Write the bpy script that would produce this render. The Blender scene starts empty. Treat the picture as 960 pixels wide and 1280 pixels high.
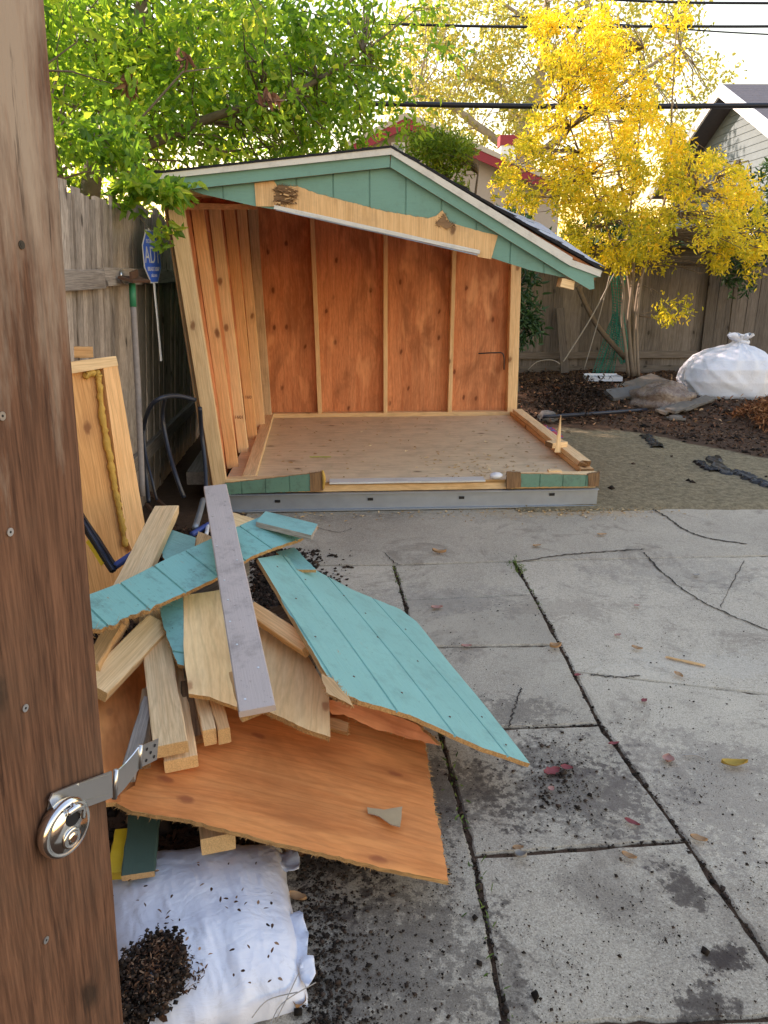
import bpy, bmesh, math, random
import numpy as np
from mathutils import Vector, Matrix, noise
from math import radians, sin, cos, tan, pi, atan2

# ------------------------------------------------------------------ camera, sky, sun, exposure
S = bpy.context.scene
COL = S.collection
CH = 1.5
FPX = 920.0
TH = radians(18)
cd = bpy.data.cameras.new("camera")
cd.sensor_fit = 'VERTICAL'
cd.sensor_height = 36
cd.lens = 36 * FPX / 1280
cd.clip_start = 0.02
cd.clip_end = 2000
cam = bpy.data.objects.new("camera", cd)
COL.objects.link(cam)
cam.location = (0, 0, CH)
cam.rotation_euler = (radians(90) - TH, 0, 0)
S.camera = cam

SUN_TO = Vector((-0.92, 0.39, 0)).normalized()
EL = radians(27)
w = bpy.data.worlds.new("World")
S.world = w
w.use_nodes = True
nt = w.node_tree
sky = nt.nodes.new("ShaderNodeTexSky")
sky.sky_type = 'NISHITA'
sky.sun_disc = False
sky.sun_elevation = EL
sky.sun_rotation = atan2(SUN_TO.x, SUN_TO.y)
sky.air_density = 2.2
sky.dust_density = 0.0
sky.ozone_density = 2.0
bg = nt.nodes["Background"]
bg.inputs["Strength"].default_value = 0.15
nt.links.new(sky.outputs[0], bg.inputs[0])
sl = bpy.data.lights.new("sun", 'SUN')
sl.energy = 3.6
sl.angle = radians(0.6)
sl.color = (1, 0.9, 0.76)
so = bpy.data.objects.new("sun", sl)
COL.objects.link(so)
tos = Vector((SUN_TO.x * cos(EL), SUN_TO.y * cos(EL), sin(EL)))
so.rotation_euler = (-tos).to_track_quat('-Z', 'Y').to_euler()
so.location = tos * 30
S.view_settings.view_transform = 'Standard'
S.view_settings.look = 'None'
S.view_settings.gamma = 1
S.view_settings.exposure = 1.45
S.view_settings.use_white_balance = True
S.view_settings.white_balance_temperature = 7300
S.view_settings.white_balance_tint = 30
S.cycles.max_bounces = 8
S.cycles.transparent_max_bounces = 12
S.cycles.caustics_reflective = False
S.cycles.caustics_refractive = False

# ------------------------------------------------------------------ helpers
CAM = Vector((0, 0, CH))


def ray(px, py):
    b = (640 - py) / FPX
    return Vector(((px - 480) / FPX, cos(TH) + b * sin(TH), -sin(TH) + b * cos(TH)))


def PZ(px, py, z=0.0):
    d = ray(px, py)
    return CAM + d * ((z - CH) / d.z)


def PY(px, py, Y):
    d = ray(px, py)
    return CAM + d * (Y / d.y)


def PX(px, py, X):
    d = ray(px, py)
    return CAM + d * (X / d.x)


def PP(px, py, p, n):
    d = ray(px, py)
    return CAM + d * ((p - CAM).dot(n) / d.dot(n))


def plane3(a, b, c):
    n = (b - a).cross(c - a).normalized()
    if n.dot(CAM - a) < 0:
        n = -n
    return a, n


ROOT = {}


def tag(o, label=None, cat=None, group=None, kind=None):
    if label: o["label"] = label
    if cat: o["category"] = cat
    if group: o["group"] = group
    if kind: o["kind"] = kind
    return o


def thing(name, label, cat, loc=(0, 0, 0), group=None):
    o = bpy.data.objects.new(name, None)
    o.empty_display_size = 0.1
    COL.objects.link(o)
    o.location = Vector(loc)
    ROOT[o.name] = Matrix.Translation(Vector(loc))
    return tag(o, label, cat, group)


def link(name, me, mats, parent, M):
    o = bpy.data.objects.new(name, me)
    COL.objects.link(o)
    for m in (mats if isinstance(mats, (list, tuple)) else [mats]):
        me.materials.append(m)
    if M is None: M = Matrix.Identity(4)
    if parent is not None:
        o.parent = parent
        o.matrix_basis = ROOT[parent.name].inverted() @ M
    else:
        o.matrix_basis = M
    ROOT[o.name] = M
    return o


def mk(name, vs, fs, mats, parent=None, frame=None, smooth=False, mi=None):
    """vs are world coordinates; frame is the object's own world matrix"""
    me = bpy.data.meshes.new(name)
    if frame is None:
        c = sum((Vector(v) for v in vs), Vector()) / max(1, len(vs))
        c.z = min(Vector(v).z for v in vs)
        frame = Matrix.Translation(c)
    inv = frame.inverted()
    me.from_pydata([inv @ Vector(v) for v in vs], [], fs)
    if mi: me.polygons.foreach_set("material_index", mi)
    if smooth: me.polygons.foreach_set("use_smooth", [True] * len(me.polygons))
    me.update()
    return link(name, me, mats, parent, frame)


def from_bm(name, bm, mats, parent=None, frame=None, smooth=False):
    me = bpy.data.meshes.new(name)
    bm.normal_update()
    bm.to_mesh(me)
    bm.free()
    if smooth: me.polygons.foreach_set("use_smooth", [True] * len(me.polygons))
    return link(name, me, mats, parent, frame)


def frame_of(origin, ex, n):
    ex = (ex - n * ex.dot(n)).normalized()
    ey = n.cross(ex)
    M = Matrix.Identity(4)
    for i in range(3):
        M[i][0], M[i][1], M[i][2], M[i][3] = ex[i], ey[i], n[i], origin[i]
    return M


def board(name, a, b, wd, th, up, mat, parent=None, bend=0.0, seg=8, ch=0.0025, rough=0.0015, seed=1,
          broken=0.0, broken0=0.0, w2=None, cup=0.0):
    """a lumber piece: centre line a-b, width wd across, thickness th along up; local x runs along the grain"""
    a, b, up = Vector(a), Vector(b), Vector(up)
    L = (b - a).length
    M = frame_of(a, b - a, (up - (b - a).normalized() * up.dot((b - a).normalized())).normalized())
    rnd = random.Random(seed)
    vs, fs, mi = [], [], []
    w2 = w2 or wd
    for i in range(seg + 1):
        s = i / seg
        W = wd + (w2 - wd) * s
        hw, ht = W / 2, th / 2
        ch_ = min(ch, ht * 0.6)
        cs = [(-hw + ch_, ht), (-hw / 3, ht), (hw / 3, ht), (hw - ch_, ht), (hw, ht - ch_), (hw, -ht + ch_), (hw - ch_, -ht), (-hw + ch_, -ht), (-hw, -ht + ch_), (-hw, ht - ch_)]
        zo = bend * (1 - (2 * s - 1) ** 2)
        for (y, z) in cs:
            x = s * L
            if i == seg and broken: x += rnd.uniform(-broken, broken * .2)
            if i == 0 and broken0: x += rnd.uniform(-broken0 * .2, broken0)
            c = cup * ((y / hw) ** 2)
            vs.append((x, y + rnd.uniform(-rough, rough), z + zo + c + rnd.uniform(-rough, rough) * .4))
    k = 10
    for i in range(seg):
        for j in range(k):
            j2 = (j + 1) % k
            fs.append((i * k + j, i * k + j2, (i + 1) * k + j2, (i + 1) * k + j)); mi.append(0)
    e = 1 if isinstance(mat, (list, tuple)) and len(mat) > 1 else 0
    fs.append(tuple(range(k - 1, -1, -1))); mi.append(e)
    fs.append(tuple(seg * k + j for j in range(k))); mi.append(e)
    me = bpy.data.meshes.new(name)
    me.from_pydata(vs, [], fs)
    me.polygons.foreach_set("material_index", mi)
    me.update()
    bm = bmesh.new(); bm.from_mesh(me); bmesh.ops.recalc_face_normals(bm, faces=bm.faces); bm.to_mesh(me); bm.free()
    return link(name, me, mat, parent, M)


def sheet(name, pts, n, t, mats, grain, parent=None, step=.1, jag=0.0, bend=None, grooves=None, seed=0, gdepth=.005):
    """flat stock cut to an outline (world points on one plane), real thickness t away from n"""
    pts = [Vector(p) for p in pts]
    M = frame_of(pts[0], Vector(grain), n)
    inv = M.inverted()
    loc = [inv @ p for p in pts]
    jags = jag if isinstance(jag, (list, tuple)) else [jag] * len(loc)
    rnd = random.Random(seed)
    out = []
    N = len(loc)
    for i in range(N):
        a, b = loc[i], loc[(i + 1) % N]
        d = b - a
        L = max(d.length, 1e-6)
        nn = Vector((-d.y, d.x, 0)) / L
        jg = jags[i % len(jags)]
        k = max(1, int(L / (0.014 if jg > 0.002 else 0.05)))
        for j in range(k):
            s = j / k
            q = a + d * s
            if jg and j > 0:
                q = q + nn * jg * (rnd.uniform(-.5, .5) + (.5 if jg < .008 else 1.1) * noise.noise(Vector((s * L * 26, seed * 3.1 + i, 0))))
            out.append(q)
    bm = bmesh.new()
    bv = [bm.verts.new((q.x, q.y, 0)) for q in out]
    bm.faces.new(bv)
    xs = [q.x for q in out]; ys = [q.y for q in out]

    def cut(co, no):
        bmesh.ops.bisect_plane(bm, geom=bm.verts[:] + bm.edges[:] + bm.faces[:], dist=1e-6, plane_co=co, plane_no=no)
    if bend or grooves:
        x = min(xs) + step
        while x < max(xs):
            cut((x, 0, 0), (1, 0, 0)); x += step
        y = min(ys) + step
        while y < max(ys):
            cut((0, y, 0), (0, 1, 0)); y += step
    gl = []
    if grooves:
        if grooves[0] == 'px':
            ya_, yb_ = [(inv @ PP(*q_, pts[0], n)).y for q_ in grooves[1:]]
            grooves = (ya_, abs(yb_ - ya_))
        g0, sp = grooves
        y = g0 + sp * math.floor((min(ys) - g0) / sp)
        while y < max(ys):
            if y > min(ys) + .01 and y < max(ys) - .01:
                for dy in (-.0045, -.0025, .0025, .0045): cut((0, y + dy, 0), (0, 1, 0))
                gl.append(y)
            y += sp
    bmesh.ops.triangulate(bm, faces=[f for f in bm.faces if len(f.verts) > 4])
    bm.verts.ensure_lookup_table(); bm.faces.ensure_lookup_table()
    for f in bm.faces:
        if f.normal.z < 0: f.normal_flip()
    top = [v.co.copy() for v in bm.verts]
    for i, v in enumerate(bm.verts): v.index = i
    faces = [[v.index for v in f.verts] for f in bm.faces]
    bnd = []
    for f in bm.faces:
        for l in f.loops:
            if len(l.edge.link_faces) == 1:
                bnd.append((l.vert.index, l.link_loop_next.vert.index))
    bm.free()
    vs, fs, mi = [], [], []
    for c in top:
        z = bend(c.x, c.y) if bend else 0
        zt = z
        for g in gl:
            if abs(c.y - g) < .003: zt = z - gdepth
        vs.append((c.x, c.y, zt))
    K = len(top)
    for c in top:
        z = bend(c.x, c.y) if bend else 0
        vs.append((c.x, c.y, z - t))
    nm = len(mats) if isinstance(mats, (list, tuple)) else 1
    spl = []
    for i in range(N):
        jg = jags[i % len(jags)]
        if jg < .004 or t < .008: continue
        a_, b_ = loc[i], loc[(i + 1) % N]
        L = (b_ - a_).length
        o_ = Vector(((b_ - a_).y, -(b_ - a_).x, 0)) / max(L, 1e-6)
        if o_.dot((a_ + b_) / 2 - sum(loc, Vector()) / N) < 0: o_ = -o_
        for _ in range(int(L * (900 if jg > .007 else 420))):
            q_ = a_.lerp(b_, rnd.random()) - o_ * .002
            zb = (bend(q_.x, q_.y) if bend else 0) - rnd.uniform(.001, t)
            d_ = (o_ * rnd.uniform(.4, 1) + Vector((rnd.uniform(-1, 1), 0, 0)) * 1.1 + Vector((0, 0, rnd.uniform(-.5, .35)))).normalized()
            spl.append((Vector((q_.x, q_.y, zb)), d_ * rnd.uniform(.004, jg * 2.6 + .004), rnd.uniform(.0005, .0016)))
    for f in faces:
        fs.append(f); mi.append(0)
        fs.append([i + K for i in reversed(f)]); mi.append(2 if nm > 2 else 0)
    for a, b in bnd:
        fs.append([b, a, a + K, b + K]); mi.append(1 if nm > 1 else 0)
    for q_, d_, w_ in spl:
        sd_ = d_.cross(Vector((0, 0, 1))).normalized() * w_
        b_ = len(vs)
        vs += [tuple(q_ - sd_), tuple(q_ + sd_), tuple(q_ + Vector((0, 0, w_ * 1.4))), tuple(q_ + d_)]
        fs += [[b_, b_ + 1, b_ + 3], [b_ + 1, b_ + 2, b_ + 3], [b_ + 2, b_, b_ + 3]]; mi += [1 if nm > 1 else 0] * 3
    me = bpy.data.meshes.new(name)
    me.from_pydata(vs, [], fs)
    me.polygons.foreach_set("material_index", mi)
    me.update()
    return link(name, me, mats, parent, M)


def poly_px(px, p, n, off=0.0):
    q = p + n * off
    return [PP(a, b, q, n) for a, b in px]


def tube_data(pts, radii, k=8, cap=True):
    pts = [Vector(p) for p in pts]
    if not isinstance(radii, (list, tuple)): radii = [radii] * len(pts)
    vs, fs = [], []
    prev = None
    for i, p in enumerate(pts):
        d = (pts[min(i + 1, len(pts) - 1)] - pts[max(i - 1, 0)])
        if d.length < 1e-9: d = Vector((0, 0, 1))
        d.normalize()
        if prev is None:
            s = d.orthogonal().normalized()
        else:
            s = (prev - d * prev.dot(d))
            s = s.normalized() if s.length > 1e-6 else d.orthogonal().normalized()
        prev = s
        t = d.cross(s)
        for j in range(k):
            a = 2 * pi * j / k
            vs.append(p + (s * cos(a) + t * sin(a)) * radii[i])
    for i in range(len(pts) - 1):
        for j in range(k):
            j2 = (j + 1) % k
            fs.append((i * k + j, i * k + j2, (i + 1) * k + j2, (i + 1) * k + j))
    if cap:
        fs.append(tuple(range(k - 1, -1, -1)))
        fs.append(tuple((len(pts) - 1) * k + j for j in range(k)))
    return vs, fs


def smooth_path(pts, k=6):
    pts = [Vector(p) for p in pts]
    out = []
    for i in range(len(pts) - 1):
        p0, p1, p2, p3 = pts[max(i - 1, 0)], pts[i], pts[i + 1], pts[min(i + 2, len(pts) - 1)]
        for j in range(k):
            t = j / k
            out.append(0.5 * ((2 * p1) + (p2 - p0) * t + (2 * p0 - 5 * p1 + 4 * p2 - p3) * t * t + (3 * p1 - p0 - 3 * p2 + p3) * t ** 3))
    out.append(pts[-1])
    return out


def tube(name, pts, r, mat, parent=None, k=8, sm=5, frame=None):
    q = smooth_path(pts, sm) if sm else pts
    if isinstance(r, (list, tuple)) and sm:
        r = [float(v) for v in np.interp(np.linspace(0, len(r) - 1, len(q)), range(len(r)), r)]
    vs, fs = tube_data(q, r, k)
    return mk(name, vs, fs, mat, parent, frame, smooth=True)


class Acc:
    def __init__(s): s.v, s.f, s.m = [], [], []

    def add(s, vs, fs, m=0):
        b = len(s.v)
        s.v += [Vector(v) for v in vs]
        s.f += [tuple(i + b for i in f) for f in fs]
        s.m += [m] * len(fs)

    def tube(s, pts, r, k=6, m=0, cap=True):
        s.add(*tube_data(pts, r, k, cap), m)

    def box(s, c, ex, ey, ez, m=0):
        c, ex, ey, ez = Vector(c), Vector(ex), Vector(ey), Vector(ez)
        vs = [c + ex * a + ey * b + ez * d for a in (-.5, .5) for b in (-.5, .5) for d in (-.5, .5)]
        s.add(vs, [(0, 1, 3, 2), (4, 6, 7, 5), (0, 4, 5, 1), (2, 3, 7, 6), (0, 2, 6, 4), (1, 5, 7, 3)], m)

    def quad(s, a, b, c, d, m=0): s.add([a, b, c, d], [(0, 1, 2, 3)], m)

    def build(s, name, mats, parent=None, frame=None, smooth=False):
        return mk(name, s.v, s.f, mats, parent, frame, smooth, s.m)


# ------------------------------------------------------------------ materials
def newmat(name):
    m = bpy.data.materials.new(name)
    m.use_nodes = True
    nt = m.node_tree
    nt.nodes.clear()
    out = nt.nodes.new("ShaderNodeOutputMaterial")
    return m, nt, out


class NB:
    def __init__(s, nt): s.nt = nt

    def n(s, t, **k):
        nd = s.nt.nodes.new(t)
        for a, b in k.items():
            if hasattr(nd, a): setattr(nd, a, b)
        return nd

    def l(s, a, b): s.nt.links.new(a, b)

    def coord(s, scale=(1, 1, 1), loc=None, rand=True):
        tc = s.n("ShaderNodeTexCoord")
        mp = s.n("ShaderNodeMapping")
        s.l(tc.outputs["Object"], mp.inputs[0])
        mp.inputs["Scale"].default_value = scale
        if loc is not None: mp.inputs["Location"].default_value = loc
        if rand:
            oi = s.n("ShaderNodeObjectInfo")
            ml = s.n("ShaderNodeMath", operation='MULTIPLY')
            ml.inputs[1].default_value = 37
            s.l(oi.outputs["Random"], ml.inputs[0])
            cb = s.n("ShaderNodeCombineXYZ")
            s.l(ml.outputs[0], cb.inputs[1]); s.l(ml.outputs[0], cb.inputs[2])
            va = s.n("ShaderNodeVectorMath", operation='ADD')
            s.l(mp.outputs[0], va.inputs[0]); s.l(cb.outputs[0], va.inputs[1])
            return va.outputs[0]
        return mp.outputs[0]

    def noise(s, v, scale, detail=4, rough=.55, dist=0):
        nd = s.n("ShaderNodeTexNoise")
        nd.inputs["Scale"].default_value = scale
        nd.inputs["Detail"].default_value = detail
        nd.inputs["Roughness"].default_value = rough
        nd.inputs["Distortion"].default_value = dist
        s.l(v, nd.inputs["Vector"])
        return nd.outputs["Fac"]

    def ramp(s, f, stops):
        r = s.n("ShaderNodeValToRGB")
        e = r.color_ramp.elements
        while len(e) < len(stops): e.new(.5)
        for i, (p, c) in enumerate(stops):
            e[i].position = p
            e[i].color = (c, c, c, 1) if not hasattr(c, '__len__') else (c[0], c[1], c[2], 1)
        s.l(f, r.inputs[0])
        return r.outputs[0]

    def mix(s, f, a, b, mode='MIX'):
        m = s.n("ShaderNodeMix")
        m.data_type = 'RGBA'; m.blend_type = mode
        for sock, v in ((m.inputs[0], f), (m.inputs[6], a), (m.inputs[7], b)):
            if hasattr(v, 'is_output'): s.l(v, sock)
            elif hasattr(v, '__len__'): sock.default_value = (v[0], v[1], v[2], 1)
            else:
                sock.default_value = v if sock == m.inputs[0] else (v, v, v, 1)
        return m.outputs[2]

    def math(s, op, a, b=None):
        m = s.n("ShaderNodeMath", operation=op)
        for i, v in enumerate((a, b)):
            if v is None: continue
            if hasattr(v, 'is_output'): s.l(v, m.inputs[i])
            else: m.inputs[i].default_value = v
        return m.outputs[0]

    def bump(s, h, strength=.3, dist=.01, normal=None):
        b = s.n("ShaderNodeBump")
        b.inputs["Strength"].default_value = strength
        b.inputs["Distance"].default_value = dist
        s.l(h, b.inputs["Height"])
        if normal is not None: s.l(normal, b.inputs["Normal"])
        return b.outputs[0]

    def bsdf(s, out, col, rough=.7, normal=None, metal=0, spec=.4, trans=None):
        p = s.n("ShaderNodeBsdfPrincipled")
        for sock, v in ((p.inputs["Base Color"], col), (p.inputs["Roughness"], rough), (p.inputs["Metallic"], metal)):
            if hasattr(v, 'is_output'): s.l(v, sock)
            elif hasattr(v, '__len__'): sock.default_value = (v[0], v[1], v[2], 1)
            else: sock.default_value = v
        p.inputs["Specular IOR Level"].default_value = spec
        if normal is not None: s.l(normal, p.inputs["Normal"])
        s.l(p.outputs[0], out.inputs[0])
        return p


def axis_scale(axis, along, across):
    return tuple(along if i == axis else across for i in range(3))


def wood(name, c1, c2, knots=.6, knotcol=(.10, .035, .012), grain=1.0, dirt=.25, axis=0, rough=.75, tint=.12, cathedral=True, attr=False, bump=.35,
         knotsc=2.6, blotch=0, cracks=0, weather=None, fine=120):
    m, nt, out = newmat(name)
    b = NB(nt)
    v = b.coord(axis_scale(axis, .9 * grain, 14 * grain))
    n1 = b.noise(v, 2.2, 5, .6, 1.2)
    v2 = b.coord(axis_scale(axis, 3 if fine > 100 else 8, fine))
    n2 = b.noise(v2, 2.0, 3, .6)
    col = b.mix(b.ramp(n1, [(.3, 0), (.7, 1)]), c1, c2)
    n2s = b.ramp(n2, [(.36, 0), (.62, 1)])
    col = b.mix(.42 if fine > 100 else .22, col, b.mix(n2s, [x * .66 for x in c2], [min(1, x * 1.12) for x in c1]))
    if cathedral:
        v3 = b.coord(axis_scale(axis, .55, 3.0))
        wv = b.n("ShaderNodeTexWave")
        wv.wave_type = 'BANDS'; wv.bands_direction = 'Y' if axis != 1 else 'X'
        wv.inputs["Scale"].default_value = 3.2
        wv.inputs["Distortion"].default_value = 14
        wv.inputs["Detail"].default_value = 2
        wv.inputs["Detail Scale"].default_value = 1.1
        b.l(v3, wv.inputs["Vector"])
        col = b.mix(b.math('MULTIPLY', b.ramp(wv.outputs["Fac"], [(0, 0), (.75, 0), (1, 1)]), .24), col, [x * .6 for x in c2])
    if knots:
        ks = knotsc / 2.6
        sx_ = b.n("ShaderNodeSeparateXYZ"); b.l(b.coord((1, 1, 1)), sx_.inputs[0])
        oth = [i for i in range(3) if i != axis]
        ac = b.math('ADD', sx_.outputs[oth[0]], sx_.outputs[oth[1]])
        cbk = b.n("ShaderNodeCombineXYZ")
        b.l(b.math('MULTIPLY', b.math('ADD', sx_.outputs[axis], b.math('MULTIPLY', ac, .37)), 2.6 * ks), cbk.inputs[0])
        b.l(b.math('MULTIPLY', ac, 4.6 * ks), cbk.inputs[1])
        vk = cbk.outputs[0]
        vo = b.n("ShaderNodeTexVoronoi")
        vo.voronoi_dimensions = '2D'
        vo.inputs["Scale"].default_value = 1.0
        vo.inputs["Randomness"].default_value = 1
        dn = b.noise(b.coord((1, 1, 1)), 18, 3)
        va = b.n("ShaderNodeVectorMath", operation='ADD')
        sc = b.n("ShaderNodeVectorMath", operation='SCALE')
        cb = b.n("ShaderNodeCombineXYZ")
        b.l(dn, cb.inputs[0]); b.l(dn, cb.inputs[1])
        b.l(cb.outputs[0], sc.inputs[0]); sc.inputs["Scale"].default_value = .12
        b.l(vk, va.inputs[0]); b.l(sc.outputs[0], va.inputs[1])
        b.l(va.outputs[0], vo.inputs["Vector"])
        # only some cells carry a knot
        pick = b.n("ShaderNodeSeparateColor")
        b.l(vo.outputs["Color"], pick.inputs[0])
        has = b.ramp(pick.outputs[0], [(0, 1), (max(.01, knots * .75), 1), (min(.99, knots * .75 + .03), 0)])
        k = b.ramp(vo.outputs["Distance"], [(0, 1), (.045, .95), (.075, .5), (.09, .22), (.24, 0)])
        col = b.mix(b.math('MULTIPLY', b.math('MULTIPLY', k, has), .85), col, knotcol)
    if dirt:
        vd = b.coord((1, 1, 1))
        nd = b.noise(vd, 5.5, 6, .7)
        col = b.mix(b.math('MULTIPLY', b.ramp(nd, [(.45, 0), (.8, 1)]), dirt), col, (.10, .075, .055))
    if blotch:
        nb2 = b.noise(b.coord(axis_scale(axis, 1.0, 2.6)), 1.7, 5, .6, .8)
        col = b.mix(b.math('MULTIPLY', b.ramp(nb2, [(.35, 1), (.52, 0)]), blotch), col, [x * .42 for x in c2])
        nb3 = b.noise(b.coord(axis_scale(axis, 1.6, 4.5), loc=(3, 7, 1)), 1.5, 3, .5, .3)
        col = b.mix(b.math('MULTIPLY', b.ramp(nb3, [(.58, 0), (.68, 1)]), blotch), col, [min(1, x * 1.35) for x in c1])
    if weather:
        sz = b.n("ShaderNodeSeparateXYZ"); b.l(b.coord((1, 1, 1), rand=False), sz.inputs[0])
        nw_ = b.noise(b.coord(axis_scale(axis, 1.2, 7)), 2.5, 6, .7)
        ff = b.math('ADD', b.math('MULTIPLY', b.math('SUBTRACT', sz.outputs[2], 1.38), 1.3), b.math('MULTIPLY', b.math('SUBTRACT', nw_, .5), 2.0))
        col = b.mix(b.ramp(ff, [(0, 0), (.5, .9)]), col, weather)
    if cracks:
        nc_ = b.noise(b.coord(axis_scale(axis, 1.6, 60)), 2.2, 6, .7, .4)
        col = b.mix(b.math('MULTIPLY', b.ramp(nc_, [(.60, 0), (.70, 1)]), cracks), col, [x * .25 for x in c2])
        col = b.mix(b.math('MULTIPLY', b.ramp(nc_, [(.30, 1), (.40, 0)]), cracks * .5), col, [min(1, x * 1.7) for x in c1])
    oi = b.n("ShaderNodeObjectInfo")
    hsv = b.n("ShaderNodeHueSaturation")
    b.l(col, hsv.inputs["Color"])
    mr = b.n("ShaderNodeMapRange")
    if attr:
        at = b.n("ShaderNodeAttribute"); at.attribute_name = "rnd"
        b.l(at.outputs["Fac"], mr.inputs[0])
    else:
        b.l(oi.outputs["Random"], mr.inputs[0])
    mr.inputs[3].default_value = 1 - tint; mr.inputs[4].default_value = 1 + tint
    b.l(mr.outputs[0], hsv.inputs["Value"])
    h = b.math('ADD', b.math('MULTIPLY', n2, .6), n1)
    b.bsdf(out, hsv.outputs[0], rough, b.bump(h, bump, .003), spec=.25)
    return m


def paint(name, c, wear=.1, wearcol=(.35, .2, .1), rough=.5, axis=0, grainbump=.4, dirt=.3, dirtcol=(.06, .05, .04)):
    m, nt, out = newmat(name)
    b = NB(nt)
    g = b.noise(b.coord(axis_scale(axis, 3, 90)), 2, 4, .65)
    nb_ = b.noise(b.coord((1, 1, 1)), 3, 5, .6)
    col = b.mix(nb_, [x * .86 for x in c], [min(1, x * 1.12) for x in c])
    col = b.mix(b.math('MULTIPLY', b.ramp(g, [(.25, 1), (.45, 0)]), .3), col, [x * .6 for x in c])
    nd = b.noise(b.coord((1, 1, 1)), 9, 8, .75)
    col = b.mix(b.math('MULTIPLY', b.ramp(nd, [(.5, 0), (.72, 1)]), dirt), col, dirtcol)
    nw = b.noise(b.coord(axis_scale(axis, 4, 16)), 4, 6, .8)
    col = b.mix(b.ramp(nw, [(.78 - wear, 0), (.80 - wear, 1)]), col, wearcol)
    sp = b.noise(b.coord((1, 1, 1)), 60, 3, .8)
    col = b.mix(b.math('MULTIPLY', b.ramp(sp, [(.64, 0), (.7, 1)]), dirt), col, dirtcol)
    b.bsdf(out, col, rough, b.bump(b.math('ADD', g, b.math('MULTIPLY', sp, .3)), grainbump, .003), spec=.35)
    return m


def plain(name, c, rough=.6, metal=0, var=.15, sc=8, bump=.2, spec=.4, dist=.004):
    m, nt, out = newmat(name)
    b = NB(nt)
    n = b.noise(b.coord((1, 1, 1)), sc, 6, .65)
    col = b.mix(n, [x * (1 - var) for x in c], [min(1, x * (1 + var)) for x in c])
    b.bsdf(out, col, rough, b.bump(n, bump, dist), metal, spec)
    return m


def leafmat(name, stops, transl=.5, rough=.5):
    m, nt, out = newmat(name)
    b = NB(nt)
    at = b.n("ShaderNodeAttribute"); at.attribute_name = "rnd"
    col = b.ramp(at.outputs["Fac"], stops)
    p = b.n("ShaderNodeBsdfPrincipled")
    b.l(col, p.inputs["Base Color"])
    p.inputs["Roughness"].default_value = rough
    p.inputs["Specular IOR Level"].default_value = .35
    t = b.n("ShaderNodeBsdfTranslucent")
    tc = b.mix(1.0, col, (1.5, 1.45, .6), 'MULTIPLY')
    b.l(tc, t.inputs[0])
    mx = b.n("ShaderNodeMixShader")
    mx.inputs[0].default_value = transl
    b.l(p.outputs[0], mx.inputs[1]); b.l(t.outputs[0], mx.inputs[2])
    b.l(mx.outputs[0], out.inputs[0])
    return m


def rndmat(name, stops, rough=.9):
    m, nt, out = newmat(name)
    b = NB(nt)
    at = b.n("ShaderNodeAttribute"); at.attribute_name = "rnd"
    b.bsdf(out, b.ramp(at.outputs["Fac"], stops), rough, spec=.15)
    return m


M = {}
M['pine'] = wood('pale_pine', (.90, .64, .37), (.80, .50, .25), .35, (.22, .08, .03), dirt=.12)
M['pine_end'] = wood('pine_end_grain', (.72, .48, .24), (.56, .34, .15), 0, dirt=.3, cathedral=False)
M['fir'] = wood('orange_fir', (.86, .52, .26), (.74, .39, .16), .4, (.13, .04, .015), dirt=.12)
M['plyo'] = wood('orange_plywood', (.78, .30, .095), (.64, .20, .055), .75, (.30, .08, .03), grain=.55, dirt=.18, knotsc=3.4, blotch=.4, fine=45)
M['plyin'] = wood('red_plywood', (.82, .36, .18), (.60, .20, .085), .5, (.15, .035, .015), grain=.5, dirt=.16, tint=.09, knotsc=3.0, blotch=.55, fine=50)
M['plyp'] = wood('pale_plywood', (.92, .66, .36), (.84, .53, .25), .6, (.42, .18, .08), grain=.6, dirt=.1, knotsc=3.2, fine=60, blotch=.12)
M['plye'] = wood('plywood_edge', (.55, .32, .13), (.32, .16, .06), 0, dirt=.35, cathedral=False, grain=2, bump=.8)
M['floor'] = wood('worn_plywood_floor', (.76, .59, .39), (.60, .44, .27), .15, (.12, .06, .03), grain=.8, dirt=.35)
M['osbdoor'] = wood('figured_plywood', (.74, .40, .17), (.58, .26, .09), .1, (.2, .07, .03), grain=.35, dirt=.12)
M['grey'] = wood('weathered_wood', (.54, .46, .40), (.17, .135, .11), .45, (.03, .022, .018), dirt=.35, axis=2, attr=True, tint=.28, cathedral=False, cracks=.8)
M['greyb'] = wood('dark_weathered_wood', (.23, .20, .18), (.085, .07, .062), .5, (.02, .015, .012), dirt=.4, axis=2, attr=True, tint=.3, cathedral=False, cracks=.5)
M['greybx'] = wood('dark_weathered_board', (.19, .16, .14), (.09, .075, .065), .3, (.02, .015, .012), dirt=.4, tint=.2, cracks=.4)
M['greyx'] = wood('weathered_board', (.40, .345, .30), (.16, .13, .11), .3, (.03, .022, .018), dirt=.35, attr=False, tint=.2, cathedral=False)
M['gate'] = wood('brown_gate_board', (.21, .10, .058), (.07, .03, .018), .6, (.02, .012, .008), dirt=.4, axis=2, grain=1.6, tint=.02, bump=.6, cracks=.7, weather=(.40, .31, .24))
M['teal'] = paint('teal_paint', (.20, .45, .41), .12, (.38, .22, .11), dirt=.3, grainbump=.8)
M['teald'] = paint('dirty_teal_paint', (.17, .43, .40), .14, (.34, .22, .13), dirt=.75, dirtcol=(.05, .06, .05))
M['tealg'] = paint('green_paint_gable', (.135, .30, .25), .06, (.30, .18, .10), axis=1, dirt=.22)
M['tealf'] = paint('green_paint_fascia', (.14, .31, .26), .05, (.30, .18, .10), dirt=.18)
M['tealold'] = paint('dusty_green_paint', (.12, .25, .185), .13, (.22, .13, .08), dirt=.6)
M['darkgreen'] = paint('dark_green_paint', (.055, .10, .08), .05, (.35, .2, .08), dirt=.3)
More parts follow.
